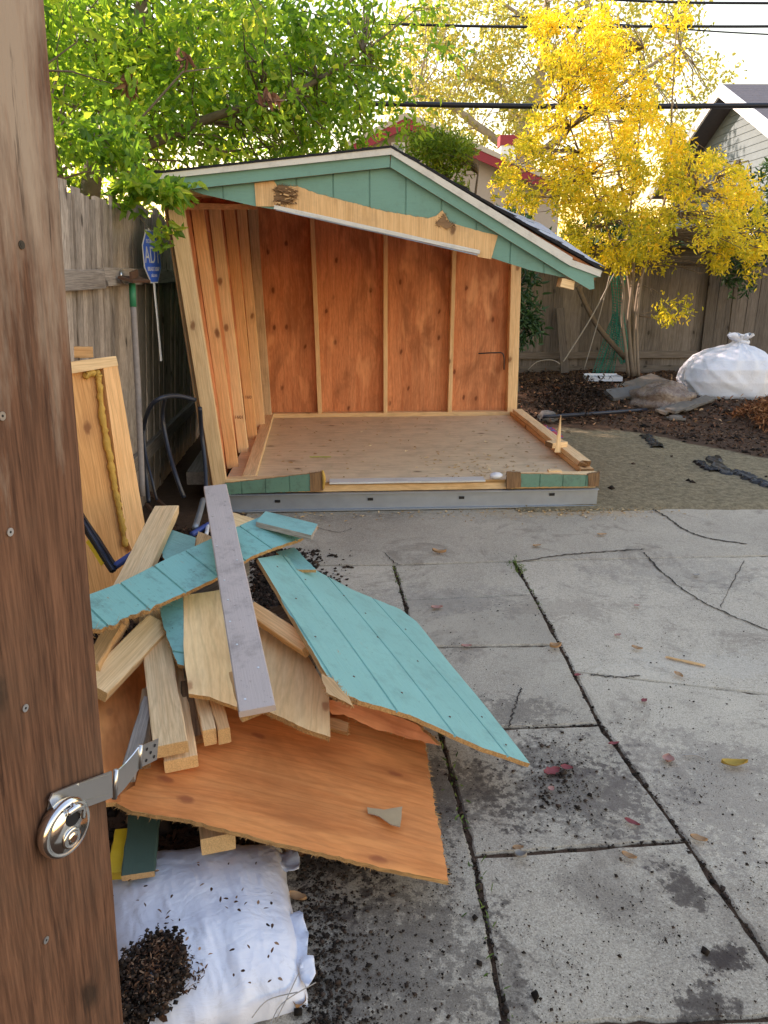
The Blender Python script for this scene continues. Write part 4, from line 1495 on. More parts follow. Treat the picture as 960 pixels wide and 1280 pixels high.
hose_px = [[(186, 628), (179, 590), (178, 545), (186, 512), (200, 498), (222, 495), (244, 500)],
           [(206, 497), (203, 520), (210, 560), (220, 595), (230, 622)],
           [(196, 500), (183, 518), (181, 560), (190, 600), (196, 625)],
           [(250, 510), (252, 540), (256, 575), (258, 612)]]
lbls = ['large outer loop of dark blue black tubing arched beside the left fence', 'inner dark tube hanging down from the loop beside the fence',
        'thin black tube running beside the outer loop near the rusty pole', 'short straight dark tube along the foot of the leaning shed wall']
hz = [4.15, 4.2, 4.1, 4.3]
for q, l_, y in zip(hose_px, lbls, hz):
    pts = [PY(a, b, y + .1 * sin(i * 1.3)) for i, (a, b) in enumerate(q)]
    pts = [Vector((max(v.x, fence_x(v.y) + .06), v.y, v.z)) for v in pts]
    tag(tube('dark_tube', pts, .013 if y != 4.1 else .008, M['hose'], k=8), l_, 'tube')
tag(board('beam_end', PZ(246, 598, .14), PZ(263, 570, .16), .14, .09, UP, [M['greyx'], M['greyx']], seed=3), 'weathered grey beam end poking out from under the leaning wall', 'beam')
for q, l_, r_, m_ in (([(188, 616), (205, 632), (216, 640)], 'upper rusty pipe in the litter beside the tilted pale board', .011, 'rust'),
                      ([(183, 630), (196, 645), (208, 655)], 'lower rusty pipe crossing behind the tilted pale board', .011, 'rust'),
                      ([(244, 660), (250, 640), (254, 625)], 'grey blue plastic pipe among the litter by the shed corner', .018, 'steel'),
                      ([(240, 668), (250, 662), (262, 655)], 'dark blue plastic pipe lying in the litter by the grey trim board', .016, 'blue'),
                      ([(258, 668), (260, 655)], 'short white plastic pipe end beside the grey trim board', .011, 'whitepl')):
    tag(tube('pipe', [PZ(a, b, .12) for a, b in q], r_, M[m_], k=10, sm=4), l_, 'pipe')
# hand tool: black bar, yellow sticker, blue grip, behind the gate
tl = thing('hand_tool', 'black metal bar tool with yellow sticker and blue grip in front of the door panel', 'tool', PZ(140, 700, .5))
ta, tb = PY(96, 640, 2.75), PY(143, 712, 2.55)
board('bar', ta, tb, .035, .02, Vector((0, -1, .3)), M['dark'], tl)
board('bar_rib', ta + Vector((.012, -.02, .006)), tb + Vector((.006, -.02, .004)), .010, .02, Vector((0, -1, .3)), M['hose'], tl)
board('sticker', ta.lerp(tb, .45) + Vector((-.018, -.014, -.01)), ta.lerp(tb, .85) + Vector((-.018, -.014, -.01)), .014, .003, Vector((0, -1, .3)), M['yellow'], tl)
tube('grip', [tb + Vector((0, .01, .01)), PY(170, 690, 2.6), PY(186, 676, 2.7)], .014, M['blue'], tl)

# ------------------------------------------------------------------ debris pile
def pz(*a): return PZ(*a)
def pl3(a, b, c): return plane3(PZ(*a), PZ(*b), PZ(*c))
def dsheet(name, label, cat, px, anchors, t, mats, g0, g1, group=None, **k):
    p, n = pl3(*anchors)
    pts = poly_px(px, p, n)
    gr = PP(*g1, p, n) - PP(*g0, p, n)
    o = sheet(name, pts, n, t, mats, gr, **k)
    return tag(o, label, cat, group)
def dboard(name, label, a, b, wd, th, mat, nrm=None, group=None, drop=True, **k):
    A, B = PZ(*a), PZ(*b)
    up = nrm or Vector((0, 0, 1))
    sd = (B - A).cross(up).normalized(); up = sd.cross(B - A).normalized()
    if up.z < 0: up = -up
    o = board(name, A - up * th / 2, B - up * th / 2, wd, th, up, mat, **k)
    return tag(o, label, 'board', group)

PLY = [M['plyo'], M['plye']]
def curve(ax, amp, L):
    return lambda x, y: amp * (1 - (2 * (x if ax == 0 else y) / L) ** 2) if False else amp * sin(pi * (x if ax == 0 else y) / L)

dsheet('plywood_sheet', 'large orange plywood sheet lying lowest and nearest in the debris pile', 'plywood', [(138, 1004), (168, 985), (190, 905), (300, 870), (527, 915), (560, 1103), (480, 1090), (350, 1062), (230, 1030), (165, 1018)],
       ((140, 1003, .27), (560, 1100, .09), (530, 915, .09)), .012, PLY, (190, 1000), (540, 1080), jag=[.002, 0, 0, 0, .006, .003, .004, .004, .004, .004], step=.07, seed=5,
       bend=lambda x, y: .018 * sin(x * 3.0 + .4))
dsheet('plywood_sheet', 'dark orange plywood piece standing tilted at the far left of the pile', 'plywood', [(118, 830), (185, 815), (192, 880), (176, 1000), (120, 1005)],
       ((125, 850, .31), (185, 830, .25), (150, 990, .275)), .012, PLY, (130, 850), (140, 980), seed=6)
dsheet('plywood_sheet', 'broken red brown plywood edge poking out below the big teal panel', 'plywood', [(400, 872), (470, 885), (520, 905), (549, 932), (520, 925), (470, 912), (430, 893), (415, 893)],
       ((410, 880, .24), (548, 930, .19), (470, 895, .235)), .015, [M['plyin'], M['plye']], (410, 880), (540, 925), jag=.006, seed=7)
dsheet('plywood_scrap', 'small broken plywood strip under the pale plywood beside the big teal panel', 'plywood', [(408, 895), (435, 903), (434, 915), (412, 910)],
       ((410, 896, .20), (436, 905, .20), (412, 912, .19)), .015, [M['rawhead'], M['plye']], (410, 900), (434, 908), jag=.004, seed=17)
dboard('lumber', 'grey weathered slat between the far left plywood and the thick board', (158, 970, .34), (192, 850, .36), .035, .02, M['greyx'], seed=31)
dboard('lumber', 'reddish scuffed narrow board beside the thick curved board', (176, 950, .33), (186, 860, .36), .04, .03, M['rot'], seed=32)
dboard('lumber', 'lower thick pale board under the curved one at the pile front', (226, 948, .30), (205, 800, .34), .085, .038, [M['pine'], M['pine_end']], seed=33)
dboard('lumber', 'thick curved pale board with its end cut facing the front', (213, 930, .352), (190, 762, .43), .085, .038, [M['pine'], M['pine_end']], seed=34, bend=-.012, seg=12)
dboard('lumber', 'left one of two short square lumber ends side by side', (262, 912, .33), (247, 850, .34), .036, .05, [M['pine'], M['pine_end']], seed=35)
dboard('lumber', 'right one of two short square lumber ends side by side', (280, 911, .33), (262, 848, .35), .034, .05, [M['fir'], M['pine_end']], seed=36)
dboard('lumber', 'dark brown board between the thick curved board and the lumber ends', (243, 920, .29), (236, 850, .33), .05, .03, [M['rot'], M['rot']], seed=37)
dboard('lumber', 'pale board stub sticking out below the large orange sheet', (272, 1045, .155), (262, 960, .10), .085, .045, [M['pine'], M['pine_end']], seed=38)
dboard('lumber', 'dark green painted board end hanging below the large orange sheet', (172, 1092, .13), (182, 1000, .17), .078, .02, [M['darkgreen'], M['rawhead']], seed=39)
dboard('lumber', 'long pale board with a knot sloping up at the left rear of the pile', (150, 752, .50), (208, 632, .56), .10, .038, [M['pine'], M['pine_end']], seed=40)
dboard('lumber', 'pale board running diagonally low at the left below the teal strip', (118, 858, .40), (200, 775, .44), .085, .038, [M['pine'], M['pine_end']], seed=41, nrm=Vector((.3, -.6, 1)))
dboard('lumber', 'short pale board stacked at the gate side below the teal strip', (112, 830, .44), (150, 768, .47), .05, .038, [M['fir'], M['pine_end']], seed=42)
dsheet('plywood_sheet', 'pale plywood piece with knots, right of the grey board and half under the teal panel', 'plywood', [(300, 745), (345, 765), (388, 820), (412, 862), (414, 918), (385, 908), (345, 890), (300, 870)],
       ((318, 790, .375), (412, 860, .30), (412, 915, .29)), .015, [M['plyp'], M['plye']], (330, 890), (345, 780), jag=[.001, .001, .001, .001, .004, .005, .005, 0], step=.06, bend=lambda x, y: .010 * sin(y * 6), seed=9)
dboard('lumber', 'pale orange board edge lying across the pale plywood beside the grey board', (312, 758, .445), (384, 806, .40), .05, .045, [M['fir'], M['pine_end']], seed=43, nrm=Vector((0, -.8, 1)))
dsheet('plywood_sheet', 'tall pale curved plywood piece left of the grey board', 'plywood', [(228, 745), (290, 728), (302, 740), (312, 800), (322, 880), (298, 878), (262, 868), (236, 868), (230, 820)],
       ((230, 745, .46), (235, 868, .395), (300, 868, .385)), .012, [M['plyp'], M['plye']], (236, 868), (232, 750), jag=[0, 0, 0, 0, .003, .003, .003, .002, .002], step=.05, bend=lambda x, y: .02 * sin((y + .02) * 9), seed=10)
dsheet('siding_piece', 'narrow curved teal siding end hanging between the thick board and pale plywood', 'siding', [(198, 745), (229, 740), (230, 832), (222, 830), (210, 800), (201, 770)],
       ((200, 750, .47), (229, 745, .475), (228, 830, .405)), .012, [M['teald'], M['plye']], (198, 760), (229, 765), jag=[0, .001, .002, .004, .004, .003], seed=11, grooves=(.16, .2))
dsheet('siding_piece', 'pointed teal siding piece behind the long teal strip at the rear left', 'siding', [(195, 656), (245, 672), (238, 720), (215, 715), (203, 695)],
       ((195, 660, .50), (245, 675, .50), (215, 710, .49)), .012, [M['teal'], M['plye']], (196, 665), (244, 682), jag=[.003, .002, .003, .003, .003], seed=12, grooves=(.06, .3))
dsheet('wood_scrap', 'small tan wood wedge between the pointed teal piece and the grey board', 'scrap', [(248, 664), (268, 672), (270, 712), (234, 705)],
       ((248, 664, .49), (268, 672, .49), (240, 704, .485)), .02, [M['rawhead'], M['plye']], (240, 704), (255, 666), jag=.003, seed=13)
dsheet('wood_scrap', 'pale splintered scrap lying behind the small teal offcut near the beam', 'scrap', [(290, 640), (322, 650), (345, 664), (318, 672), (292, 668)],
       ((290, 640, .33), (340, 662, .33), (300, 670, .33)), .015, [M['plyp'], M['plye']], (290, 650), (335, 665), jag=.006, seed=14)
dsheet('siding_piece', 'thin teal siding sliver behind the top corner of the big teal panel', 'siding', [(345, 690), (368, 684), (395, 712), (372, 712)],
       ((345, 690, .43), (368, 686, .43), (390, 712, .42)), .012, [M['teal'], M['plye']], (350, 690), (390, 712), jag=.003, seed=15)
dsheet('siding_sheet', 'large teal siding panel sloping from the pile down to the concrete', 'siding', [(322, 698), (352, 692), (395, 712), (440, 737), (500, 762), (520, 778), (560, 832), (610, 893), (661, 957), (600, 937), (510, 897), (448, 880), (420, 868), (408, 852), (372, 790)],
       ((322, 697, .50), (412, 862, .42), (660, 955, .10)), .014, [M['teal'], M['plye'], M['plyin']], (360, 702), (494, 892),
       jag=[.002, .004, .006, .005, .002, .002, .002, .002, .003, .003, .003, .010, .008, .003, .002], grooves=('px', (360, 702), (419, 732)), step=.12, seed=16, bend=lambda x, y: .012 * sin(x * 2.4))
dsheet('wood_splinter', 'torn pale splinter at the lower corner of the big teal panel', 'splinter', [(402, 842), (418, 850), (436, 872), (440, 882), (424, 874), (408, 866)],
       ((402, 842, .45), (418, 850, .45), (438, 880, .43)), .014, [M['rawhead'], M['plye']], (402, 842), (438, 880), jag=.006, seed=18)
dsheet('siding_piece', 'long curved teal siding strip lying across the top of the pile', 'siding', [(92, 750), (150, 730), (200, 708), (250, 690), (322, 662), (352, 662), (394, 672), (372, 690), (310, 710), (265, 733), (200, 757), (160, 772), (96, 795)],
       ((117, 738, .58), (117, 785, .555), (385, 668, .43)), .014, [M['teald'], M['plye']], (222, 700), (262, 732), jag=[.002, .002, .002, .002, .002, .002, .004, .004, .003, .004, .010, .012, .012], grooves=(.02, .155), step=.06, seed=19,
       bend=lambda x, y: -.03 * cos(y * 3.2) + .03)
dsheet('siding_piece', 'small teal siding offcut resting on the right end of the long strip', 'siding', [(332, 639), (397, 655), (389, 669), (320, 652)],
       ((334, 641, .56), (396, 657, .54), (321, 653, .56)), .022, [M['teal'], M['greyx']], (334, 641), (396, 657), jag=.002, seed=20)
def nails(o, pts, plane):
    for x, y in pts:
        c = PP(x, y, *plane) + plane[1] * .012
        a = Acc(); disc(a, c, plane[1], .0036, .0012, 8); a.build('nail_head', M['rust'], o)
big = [o for o in COL.objects if o.name.startswith('siding_sheet')][0]
p_, n_ = pl3((322, 697, .50), (412, 862, .42), (660, 955, .10))
nails(big, [(345, 712), (380, 728), (428, 748), (368, 752), (392, 800), (440, 850), (500, 870), (560, 900), (470, 800), (520, 830), (600, 900), (630, 935), (455, 770), (505, 790)], (p_, n_))
# grey trim board lies over everything
ga, gb = PZ(322, 889, .46), PZ(269, 609, .665)
nb_ = (gb - ga).cross(Vector((1, 0, 0))).normalized()
if nb_.z < 0: nb_ = -nb_
gbrd = thing('trim_board', 'long grey violet painted trim board lying over the top of the pile', 'board', (ga + gb) / 2)
board('plank', ga, gb, .092, .019, nb_, [M['greyp'], M['greyp']], gbrd, rough=.0006, ch=.003)
rr = random.Random(8)
for k in range(11):
    s = .03 + k * .085
    c = ga.lerp(gb, s) + nb_ * .0095 + (gb - ga).cross(nb_).normalized() * rr.choice((-.03, .03)) * rr.uniform(.7, 1.1)
    a = Acc(); disc(a, c, nb_, .0032, .0012, 8); a.build('nail_head', M['zinc'], gbrd)
tag(board('plywood_strip', PZ(316, 897, .43), PZ(300, 840, .44), .06, .012, UP, [M['rawhead'], M['plye']], broken0=.02, seed=51), 'thin splintered wood strip under the lower end of the grey trim board', 'board')
# torn scrap on the orange sheet
dsheet('torn_scrap', 'small torn paper and wood scrap lying on the large orange sheet', 'scrap', [(459, 1009), (480, 1012), (503, 1008), (500, 1033), (488, 1030), (474, 1020), (460, 1016)],
       ((459, 1009, .155), (503, 1008, .15), (488, 1032, .152)), .003, [M['tornpaper'], M['greyx']], (459, 1009), (503, 1010), jag=.003, seed=21)
tag(board('yellow_tool', PZ(146, 1095, .10), PZ(158, 1040, .13), .05, .03, UP, M['yellow'], seed=4), 'yellow plastic tool end showing between the gate and the green board', 'tool')
# hidden boards added to fill the pile and keep its gaps dark
for k, (a_, b_, wd, th) in enumerate((((330, 1000, .06), (250, 830, .16), .14, .04), ((200, 960, .16), (420, 880, .14), .10, .09), ((230, 820, .30), (360, 760, .28), .10, .09), ((140, 850, .25), (250, 720, .30), .1, .09), ((300, 930, .15), (380, 800, .25), .09, .09), ((180, 760, .42), (300, 700, .35), .09, .06))):
    dboard('lumber', ['low hidden filler board under the orange sheet', 'low filler cross board carrying the orange sheet', 'filler board buried under the pale plywood', 'filler board buried at the left of the pile', 'filler board buried below the pale plywood end', 'filler board buried under the long teal strip'][k], a_, b_, wd, th, M['greyx'], seed=90 + k)

# ------------------------------------------------------------------ sacks
def pillow(name, corners, H, mat, label, cat, amp=.012, n=110, fold=None, z0=.0, seed=0):
    a, b, c, d = corners
    vs, fs = [], []
    for i in range(n):
        for j in range(n):
            s, t = i / (n - 1), j / (n - 1)
            p = a.lerp(b, s).lerp(d.lerp(c, s), t)
            e = (1 - abs(2 * s - 1) ** 3.2) * (1 - abs(2 * t - 1) ** 3.2)
            h = H * max(0, e) ** .42
            edge = max(0, e) ** .5
            w_ = noise.noise(Vector((s * 5 + seed, t * 5, 1))) * amp + noise.noise(Vector((s * 13, t * 4 + seed, 2))) * amp * .6
            w_ += amp * .5 * abs(noise.noise(Vector((s * 22 + 4 * t, t * 9, 3 + seed))))
            rgd = max(0, 1 - 7 * abs(noise.noise(Vector((s * 3.5 + 1.7 * t, t * 3.1 - s, 8 + seed))))) + .6 * max(0, 1 - 8 * abs(noise.noise(Vector((s * 8 - 3 * t, t * 7 + 2 * s, 11 + seed)))))
            w_ += .0022 * rgd * (.4 + 1.2 * (1 - e))
            p = p + (a.lerp(c, .5) - p) * (.03 * noise.noise(Vector((s * 9, t * 9, 5 + seed))))
            vs.append(Vector((p.x, p.y, z0 + h + w_ * (.35 + .65 * edge))))
    for i in range(n - 1):
        for j in range(n - 1): fs.append((i * n + j, (i + 1) * n + j, (i + 1) * n + j + 1, i * n + j + 1))
    m_ = len(vs)
    vs2 = [Vector((v.x, v.y, z0 - .02)) for v in vs]
    ring = [i * n for i in range(n)] + [(n - 1) * n + j for j in range(1, n)] + [i * n + n - 1 for i in range(n - 2, -1, -1)] + [j for j in range(n - 2, 0, -1)]
    base = len(vs)
    vs += [Vector((vs[i].x, vs[i].y, z0 - .015)) for i in ring]
    R = len(ring)
    for i in range(R): fs.append((ring[i], ring[(i + 1) % R], base + (i + 1) % R, base + i))
    fs.append(tuple(range(base, base + R)))
    cc = a.lerp(c, .5)
    o = mk(name, vs, fs, mat, frame=frame_of(Vector((cc.x, cc.y, z0)), b - a, UP), smooth=True)
    bm = bmesh.new(); bm.from_mesh(o.data); bmesh.ops.recalc_face_normals(bm, faces=bm.faces); bm.to_mesh(o.data); bm.free()
    return tag(o, label, cat)


sk = pillow('mulch_sack', [PZ(150, 1320, .03), PZ(385, 1245, .03), PZ(352, 1052, .03), PZ(120, 1075, .03)], .10, M['bag'], 'full white plastic mulch sack lying flat on dark soil in the bottom left corner', 'sack', amp=.008)
# torn flaps along its right edge
rr = random.Random(12)
def scrap(name, px, z, mat, label, cat, amp=.013, seed=0, th=.0015):
    pts = [PZ(a, b, z) for a, b in px]
    o = sheet(name, pts, UP, th, mat, pts[1] - pts[0], step=.014, jag=.004, seed=seed, bend=lambda x, y: amp * (1 + noise.noise(Vector((x * 28 + seed, y * 28, 0))) * 1.4 + .5 * noise.noise(Vector((x * 70, y * 70, seed)))))
    for p_ in o.data.polygons: p_.use_smooth = True
    return tag(o, label, cat)
scrap('plastic_scrap', [(345, 1068), (368, 1064), (375, 1078), (374, 1092), (358, 1096), (346, 1086)], .03, M['bag2'], 'crumpled pale plastic scrap at the upper right corner of the sack', 'plastic scrap', seed=1)
scrap('plastic_scrap', [(362, 1150), (375, 1142), (386, 1170), (384, 1200), (374, 1215), (366, 1190)], .03, M['bag'], 'folded white plastic flap along the right edge of the sack', 'plastic scrap', seed=2)
scrap('plastic_scrap', [(374, 1205), (392, 1200), (395, 1222), (384, 1240), (376, 1228)], .03, M['bag'], 'white curled plastic flap at the lower right of the sack', 'plastic scrap', seed=3)
# mulch spilled over the sack
def heap(name, c, rx, ry, H, n, L, W, mat, label, cat, flat=.8, seed=1, kind='stuff', base=.0, r_=None):
    th_ = RS.uniform(0, 2 * pi, n); r = np.sqrt(RS.uniform(0, 1, n))
    r *= 1 + .25 * np.sin(th_ * 3 + seed) * r + .12 * np.sin(th_ * 7 + seed)
    x = c.x + rx * r * np.cos(th_); y = c.y + ry * r * np.sin(th_)
    hh = H * np.maximum(0, 1 - r ** 2) * RS.uniform(.3, 1, n) + base
    C = np.stack([x, y, c.z + hh], 1)
    return tag(flakes(name, C, L, W, mat, flat), label, cat, kind=kind)
c = PZ(190, 1225, .09); heap('mulch_heap', c, .08, .115, .055, 1500, .012, .004, M['mulch'], 'heap of dark shredded mulch spilled on the white sack', 'mulch')
tag(clods('mulch_core', np.array([[c.x + RS.uniform(0, 1) ** .5 * .075 * cos(q_), c.y + RS.uniform(0, 1) ** .5 * .11 * sin(q_), c.z + RS.uniform(0, .05) * RS.uniform(.2, 1)] for q_ in RS.uniform(0, 6.28, 1900)]), RS.uniform(.002, .008, 1900), M['soil']), 'dark crumbs inside the mulch heap on the sack', 'mulch', kind='stuff')
C = []
for _ in range(60):
    a_ = PZ(RS.uniform(160, 350), RS.uniform(1075, 1230), .125); C.append(a_)
tag(flakes('sack_litter', np.array(C), .012, .006, M['mulch'], .2), 'small bits of bark and leaf lying on the white sack', 'litter', kind='stuff')

# large tied white bag on the right
bc = GZ(927, 503); bcx = bc + Vector((0, .46, 0))
bg_ = thing('rubble_bag', 'big white plastic bag tied with a knot standing on the soil by the back fence', 'bag', bcx)
vs, fs = [], []
nu, nv = 128, 72
PR = [(0, .40, -.06), (.12, .49, .05), (.30, .51, .20), (.48, .49, .34), (.62, .42, .44), (.74, .30, .51), (.83, .17, .555), (.89, .085, .59), (.93, .05, .62), (.96, .07, .655), (1.0, .11, .70)]
for i in range(nv):
    t = i / (nv - 1)
    r0 = float(np.interp(t, [p[0] for p in PR], [p[1] for p in PR])); z0 = float(np.interp(t, [p[0] for p in PR], [p[2] for p in PR]))
    for j in range(nu):
        a_ = 2 * pi * j / nu
        k_ = noise.noise(Vector((cos(a_) * 1.3, sin(a_) * 1.3, t * 1.1)))
        ph = a_ * 13 + 5 * noise.noise(Vector((cos(a_) * .8, sin(a_) * .8, t * .9 + 4)))
        pleat = (1 - abs(sin(ph / 2))) * .10 * max(0, t - .35) * (1.0 if t < .85 else .35)
        pleat += .30 * r0 * (1 - abs(sin(a_ * 3.5 + 1))) * (1 if t > .94 else 0) - .3 * r0 * (noise.noise(Vector((cos(a_) * 2, sin(a_) * 2, 3))) * (t > .94))
        cr = .018 * max(0, 1 - 7 * abs(noise.noise(Vector((cos(a_) * 1.6 + 1.4 * t, sin(a_) * 1.6 - t, t * 1.5 + 20)))))
        rr_ = max(.02, r0 * (1 + .10 * k_) + pleat + cr)
        sq = (abs(cos(a_)) ** 4 + abs(sin(a_)) ** 4) ** (-.10 * (1 - t))
        ln_x = .16 * max(0, t - .3) ** 1.2
        zz = z0 + (.05 * noise.noise(Vector((cos(a_) * 2, sin(a_) * 2, 9))) if t > .97 else 0)
        vs.append(bcx + Vector((ln_x + cos(a_) * rr_ * sq, sin(a_) * rr_ * sq * .82, zz)))
for i in range(nv - 1):
    for j in range(nu): fs.append((i * nu + j, i * nu + (j + 1) % nu, (i + 1) * nu + (j + 1) % nu, (i + 1) * nu + j))
fs.append(tuple((nv - 1) * nu + j for j in range(nu)))
mk('bag_body', vs, fs, M['bag2'], bg_, smooth=True)
nk = bcx + Vector((.115, 0, .615))
v_, f_ = tube_data(smooth_path([nk + Vector((.075 * cos(q_), .065 * sin(q_), .01 * sin(2 * q_))) for q_ in [k_ * pi / 4 for k_ in range(9)]], 4), .022, 10)
mk('knot', v_, f_, M['bag2'], bg_, smooth=True)
pts = smooth_path([nk, nk + Vector((-.06, -.05, .05)), nk + Vector((-.14, -.08, .09)), nk + Vector((-.20, -.10, .10))], 5)
v_, f_ = tube_data(pts, [float(x) for x in np.interp(np.linspace(0, 3, len(pts)), range(4), (.03, .04, .045, .02))], 14)
v_ = [Vector((v.x, v.y, nk.z + (v.z - nk.z) * .8)) + Vector((noise.noise(v * 25), noise.noise(v * 27), noise.noise(v * 22))) * .016 for v in v_]
mk('tied_end', v_, f_, M['bag2'], bg_, smooth=True)

# clear mulch bag and flat stones near the fence
def blob(name, c, rx, ry, rz, mat, label, cat, amp=.12, seed=0, k=2.0, n=28):
    vs, fs = [], []
    for i in range(n):
        for j in range(n):
            a_, b_ = pi * i / (n - 1), 2 * pi * j / n
            d = Vector((sin(a_) * cos(b_), sin(a_) * sin(b_), cos(a_)))
            r = 1 + amp * noise.noise(d * k + Vector((seed, 0, 0))) * 2 + amp * .5 * noise.noise(d * k * 3 + Vector((seed, 2, 0)))
            vs.append(c + Vector((d.x * rx * r, d.y * ry * r, d.z * rz * r)))
    for i in range(n - 1):
        for j in range(n): fs.append((i * n + j, i * n + (j + 1) % n, (i + 1) * n + (j + 1) % n, (i + 1) * n + j))
    return tag(mk(name, vs, fs, mat, smooth=True), label, cat)
blob('mulch_bag', GZ(838, 508, .12) + Vector((0, .28, 0)), .36, .28, .21, M['mulchbag'], 'translucent plastic bag full of brown mulch beside the big white bag', 'bag', .16, 3)
blob('mulch_bag', GZ(872, 496, .10) + Vector((0, .28, .0)), .20, .22, .17, M['mulchbag'], 'smaller end of a clear mulch bag next to the big white bag', 'bag', .16, 5)
stl = ['leftmost thin flagstone of the fanned row below the mulch bag', 'second flagstone from the left in the fanned row', 'third flagstone from the left in the fanned row', 'rightmost flagstone of the fanned row near the white bag']
for k, (x, y) in enumerate(((838, 513), (850, 513), (862, 512), (874, 509))):
    c = GZ(x, y, .09)
    tag(board('flagstone', c + Vector((-.14, -.10, .012 * k)), c + Vector((.15, .10, .05 + .012 * k)), .13, .03, Vector((-.2, -.35, 1)), M['stone'], rough=.006, seed=60 + k, ch=.006), stl[k], 'stone slab', 'flagstones stacked on the soil')
c = GZ(800, 486, .12); tag(board('stone_slab', c + Vector((-.25, -.05, -.03)), c + Vector((.3, .22, .09)), .30, .05, Vector((-.2, -.3, 1)), M['stone'], rough=.008, seed=70, ch=.01), 'large slanted stone slab left of the mulch bag', 'stone slab')
c = GZ(785, 494, .04); tag(board('stone_slab', c + Vector((-.22, 0, -.0)), c + Vector((.2, .1, .03)), .22, .05, Vector((0, -.3, 1)), M['rock'], rough=.008, seed=71, ch=.01), 'low dark stone slab in the leaves left of the mulch bag', 'stone slab')
blob('rock', GZ(684, 522, .03), .10, .08, .07, M['rock'], 'round grey rock on the soil beside the left end of the black pipe', 'rock', .1, 2)
blob('rock', GZ(845, 523, .02), .10, .08, .035, M['stone'], 'flat pale rock in front of the fanned flagstones', 'rock', .1, 4)
tag(tube('black_pipe', [GZ(678, 521, .07), GZ(740, 517, .07), GZ(808, 512, .06)], .019, M['hose']), 'long straight black pipe lying across the soil', 'pipe')
# white tray by the trunks
tr = thing('plastic_tray', 'shallow white plastic tray lying on dark soil by the tree foot', 'tray', PZ(753, 474, .2))
c = GZ(753, 474, .05); a = Acc()
a.box(c, (.40, 0, 0), (0, .26, 0), (0, .02, .012)); a.build('tray_base', M['whitepl'], tr)
a = Acc()
for k in range(7): a.box(c + Vector((-.17 + k * .057, 0, .02)), (.012, 0, 0), (0, .24, 0), (0, .0, .03))
a.build('tray_ribs', M['whitepl'], tr)
a = Acc(); a.box(c + Vector((0, -.13, .02)), (.42, 0, 0), (0, .012, 0), (0, 0, .05)); a.box(c + Vector((0, .13, .03)), (.42, 0, 0), (0, .012, 0), (0, 0, .05))
a.box(c + Vector((-.205, 0, .02)), (.012, 0, 0), (0, .25, 0), (0, 0, .05)); a.box(c + Vector((.205, 0, .02)), (.012, 0, 0), (0, .25, 0), (0, 0, .05)); a.build('tray_rim', M['whitepl'], tr)

# soil, mulch and litter on the right
def scatter_region(n, x0, x1, y0, y1, cond=None, dz=.0):
    out = []
    while len(out) < n:
        x, y = RS.uniform(x0, x1), RS.uniform(y0, y1)
        if cond and not cond(x, y): continue
        out.append((x, y, hgt(x, y) + dz))
    return np.array(out)
mc = lambda x, y: (mulness(x, y) + .35 * noise.noise(Vector((x * 2, y * 2, 0))) > .75) and x > 1.3
C = scatter_region(14000, 1.4, 6.2, 5.0, 10.3, mc, .006); C[:, 2] += np.abs(RS.normal(0, .012, len(C)))
tag(flakes('soil_mulch', C, .036, .012, M['mulch'], .6), 'brown shredded mulch and twigs covering the dug soil', 'mulch', kind='stuff')
C = scatter_region(3800, 1.4, 6.2, 4.9, 10.3, lambda x, y: (mc(x, y) or RS.uniform() < .01), .004)
tag(clods('soil_clods', C, RS.gamma(2, .007, len(C)) + .004, M['soil']), 'dark crumbs of earth over the dug soil', 'soil', kind='stuff')
C = np.array([PZ(RS.normal(720, 22), RS.normal(492, 8), .22) for _ in range(1400)]); C[:, 2] = [hgt(a_[0], a_[1]) + abs(RS.normal(0, .06)) for a_ in C]
C2 = C.copy()
tag(flakes('black_mulch', C, .07, .02, M['soil'], .9), 'clump of almost black mulch beside the white tray', 'mulch', kind='stuff')
c = PZ(985, 520, .12); heap('red_mulch_heap', Vector((c.x, c.y, .08)), .55, .6, .26, 2600, .07, .016, M['redmulch'], 'reddish bark mulch heap at the right edge below the white bag', 'mulch')
C = scatter_region(700, 1.45, 4.2, 7.3, 9.9, None, .03)
tag(flakes('leaf_litter', C, .05, .028, M['litter'], .6), 'dry brown leaves scattered over the soil by the back fence', 'leaves', kind='stuff')
# black landscape fabric
def ribbon_cloth(name, px, wd, mat, label, seed=0):
    p = smooth_path([GZ(a, b, .0) for a, b in px], 12)
    vs, fs = [], []
    rr = random.Random(seed)
    K = 7
    for i, q in enumerate(p):
        d = (p[min(i + 1, len(p) - 1)] - p[max(0, i - 1)]).normalized(); nn = Vector((-d.y, d.x, 0))
        for k in range(K):
            e = (k / (K - 1) - .5) * wd * (.45 + .55 * abs(sin(i * .55 + seed)) + rr.uniform(0, .3))
            vs.append(q + nn * e + Vector((0, 0, .012 + .028 * abs(noise.noise(Vector((i * .35, k * .7, seed)))) + (0 if 0 < k < K - 1 else -.03))))
    for i in range(len(p) - 1):
        for k in range(K - 1): fs.append((i * K + k, (i + 1) * K + k, (i + 1) * K + k + 1, i * K + k + 1))
    return tag(mk(name, vs, fs, mat, smooth=False), label, 'fabric')
ribbon_cloth('weed_fabric', [(890, 572), (905, 590), (925, 592), (945, 602), (968, 610)], .14, M['dark'], 'crumpled black weed fabric strip on the soil at the right edge', 3)
ribbon_cloth('weed_fabric', [(806, 545), (815, 552), (822, 560)], .12, M['dark'], 'small black fabric tuft on the soil in the middle', 5)
ribbon_cloth('weed_fabric', [(872, 578), (882, 585), (893, 590)], .09, M['dark'], 'short black fabric scrap left of the long fabric strip', 8)

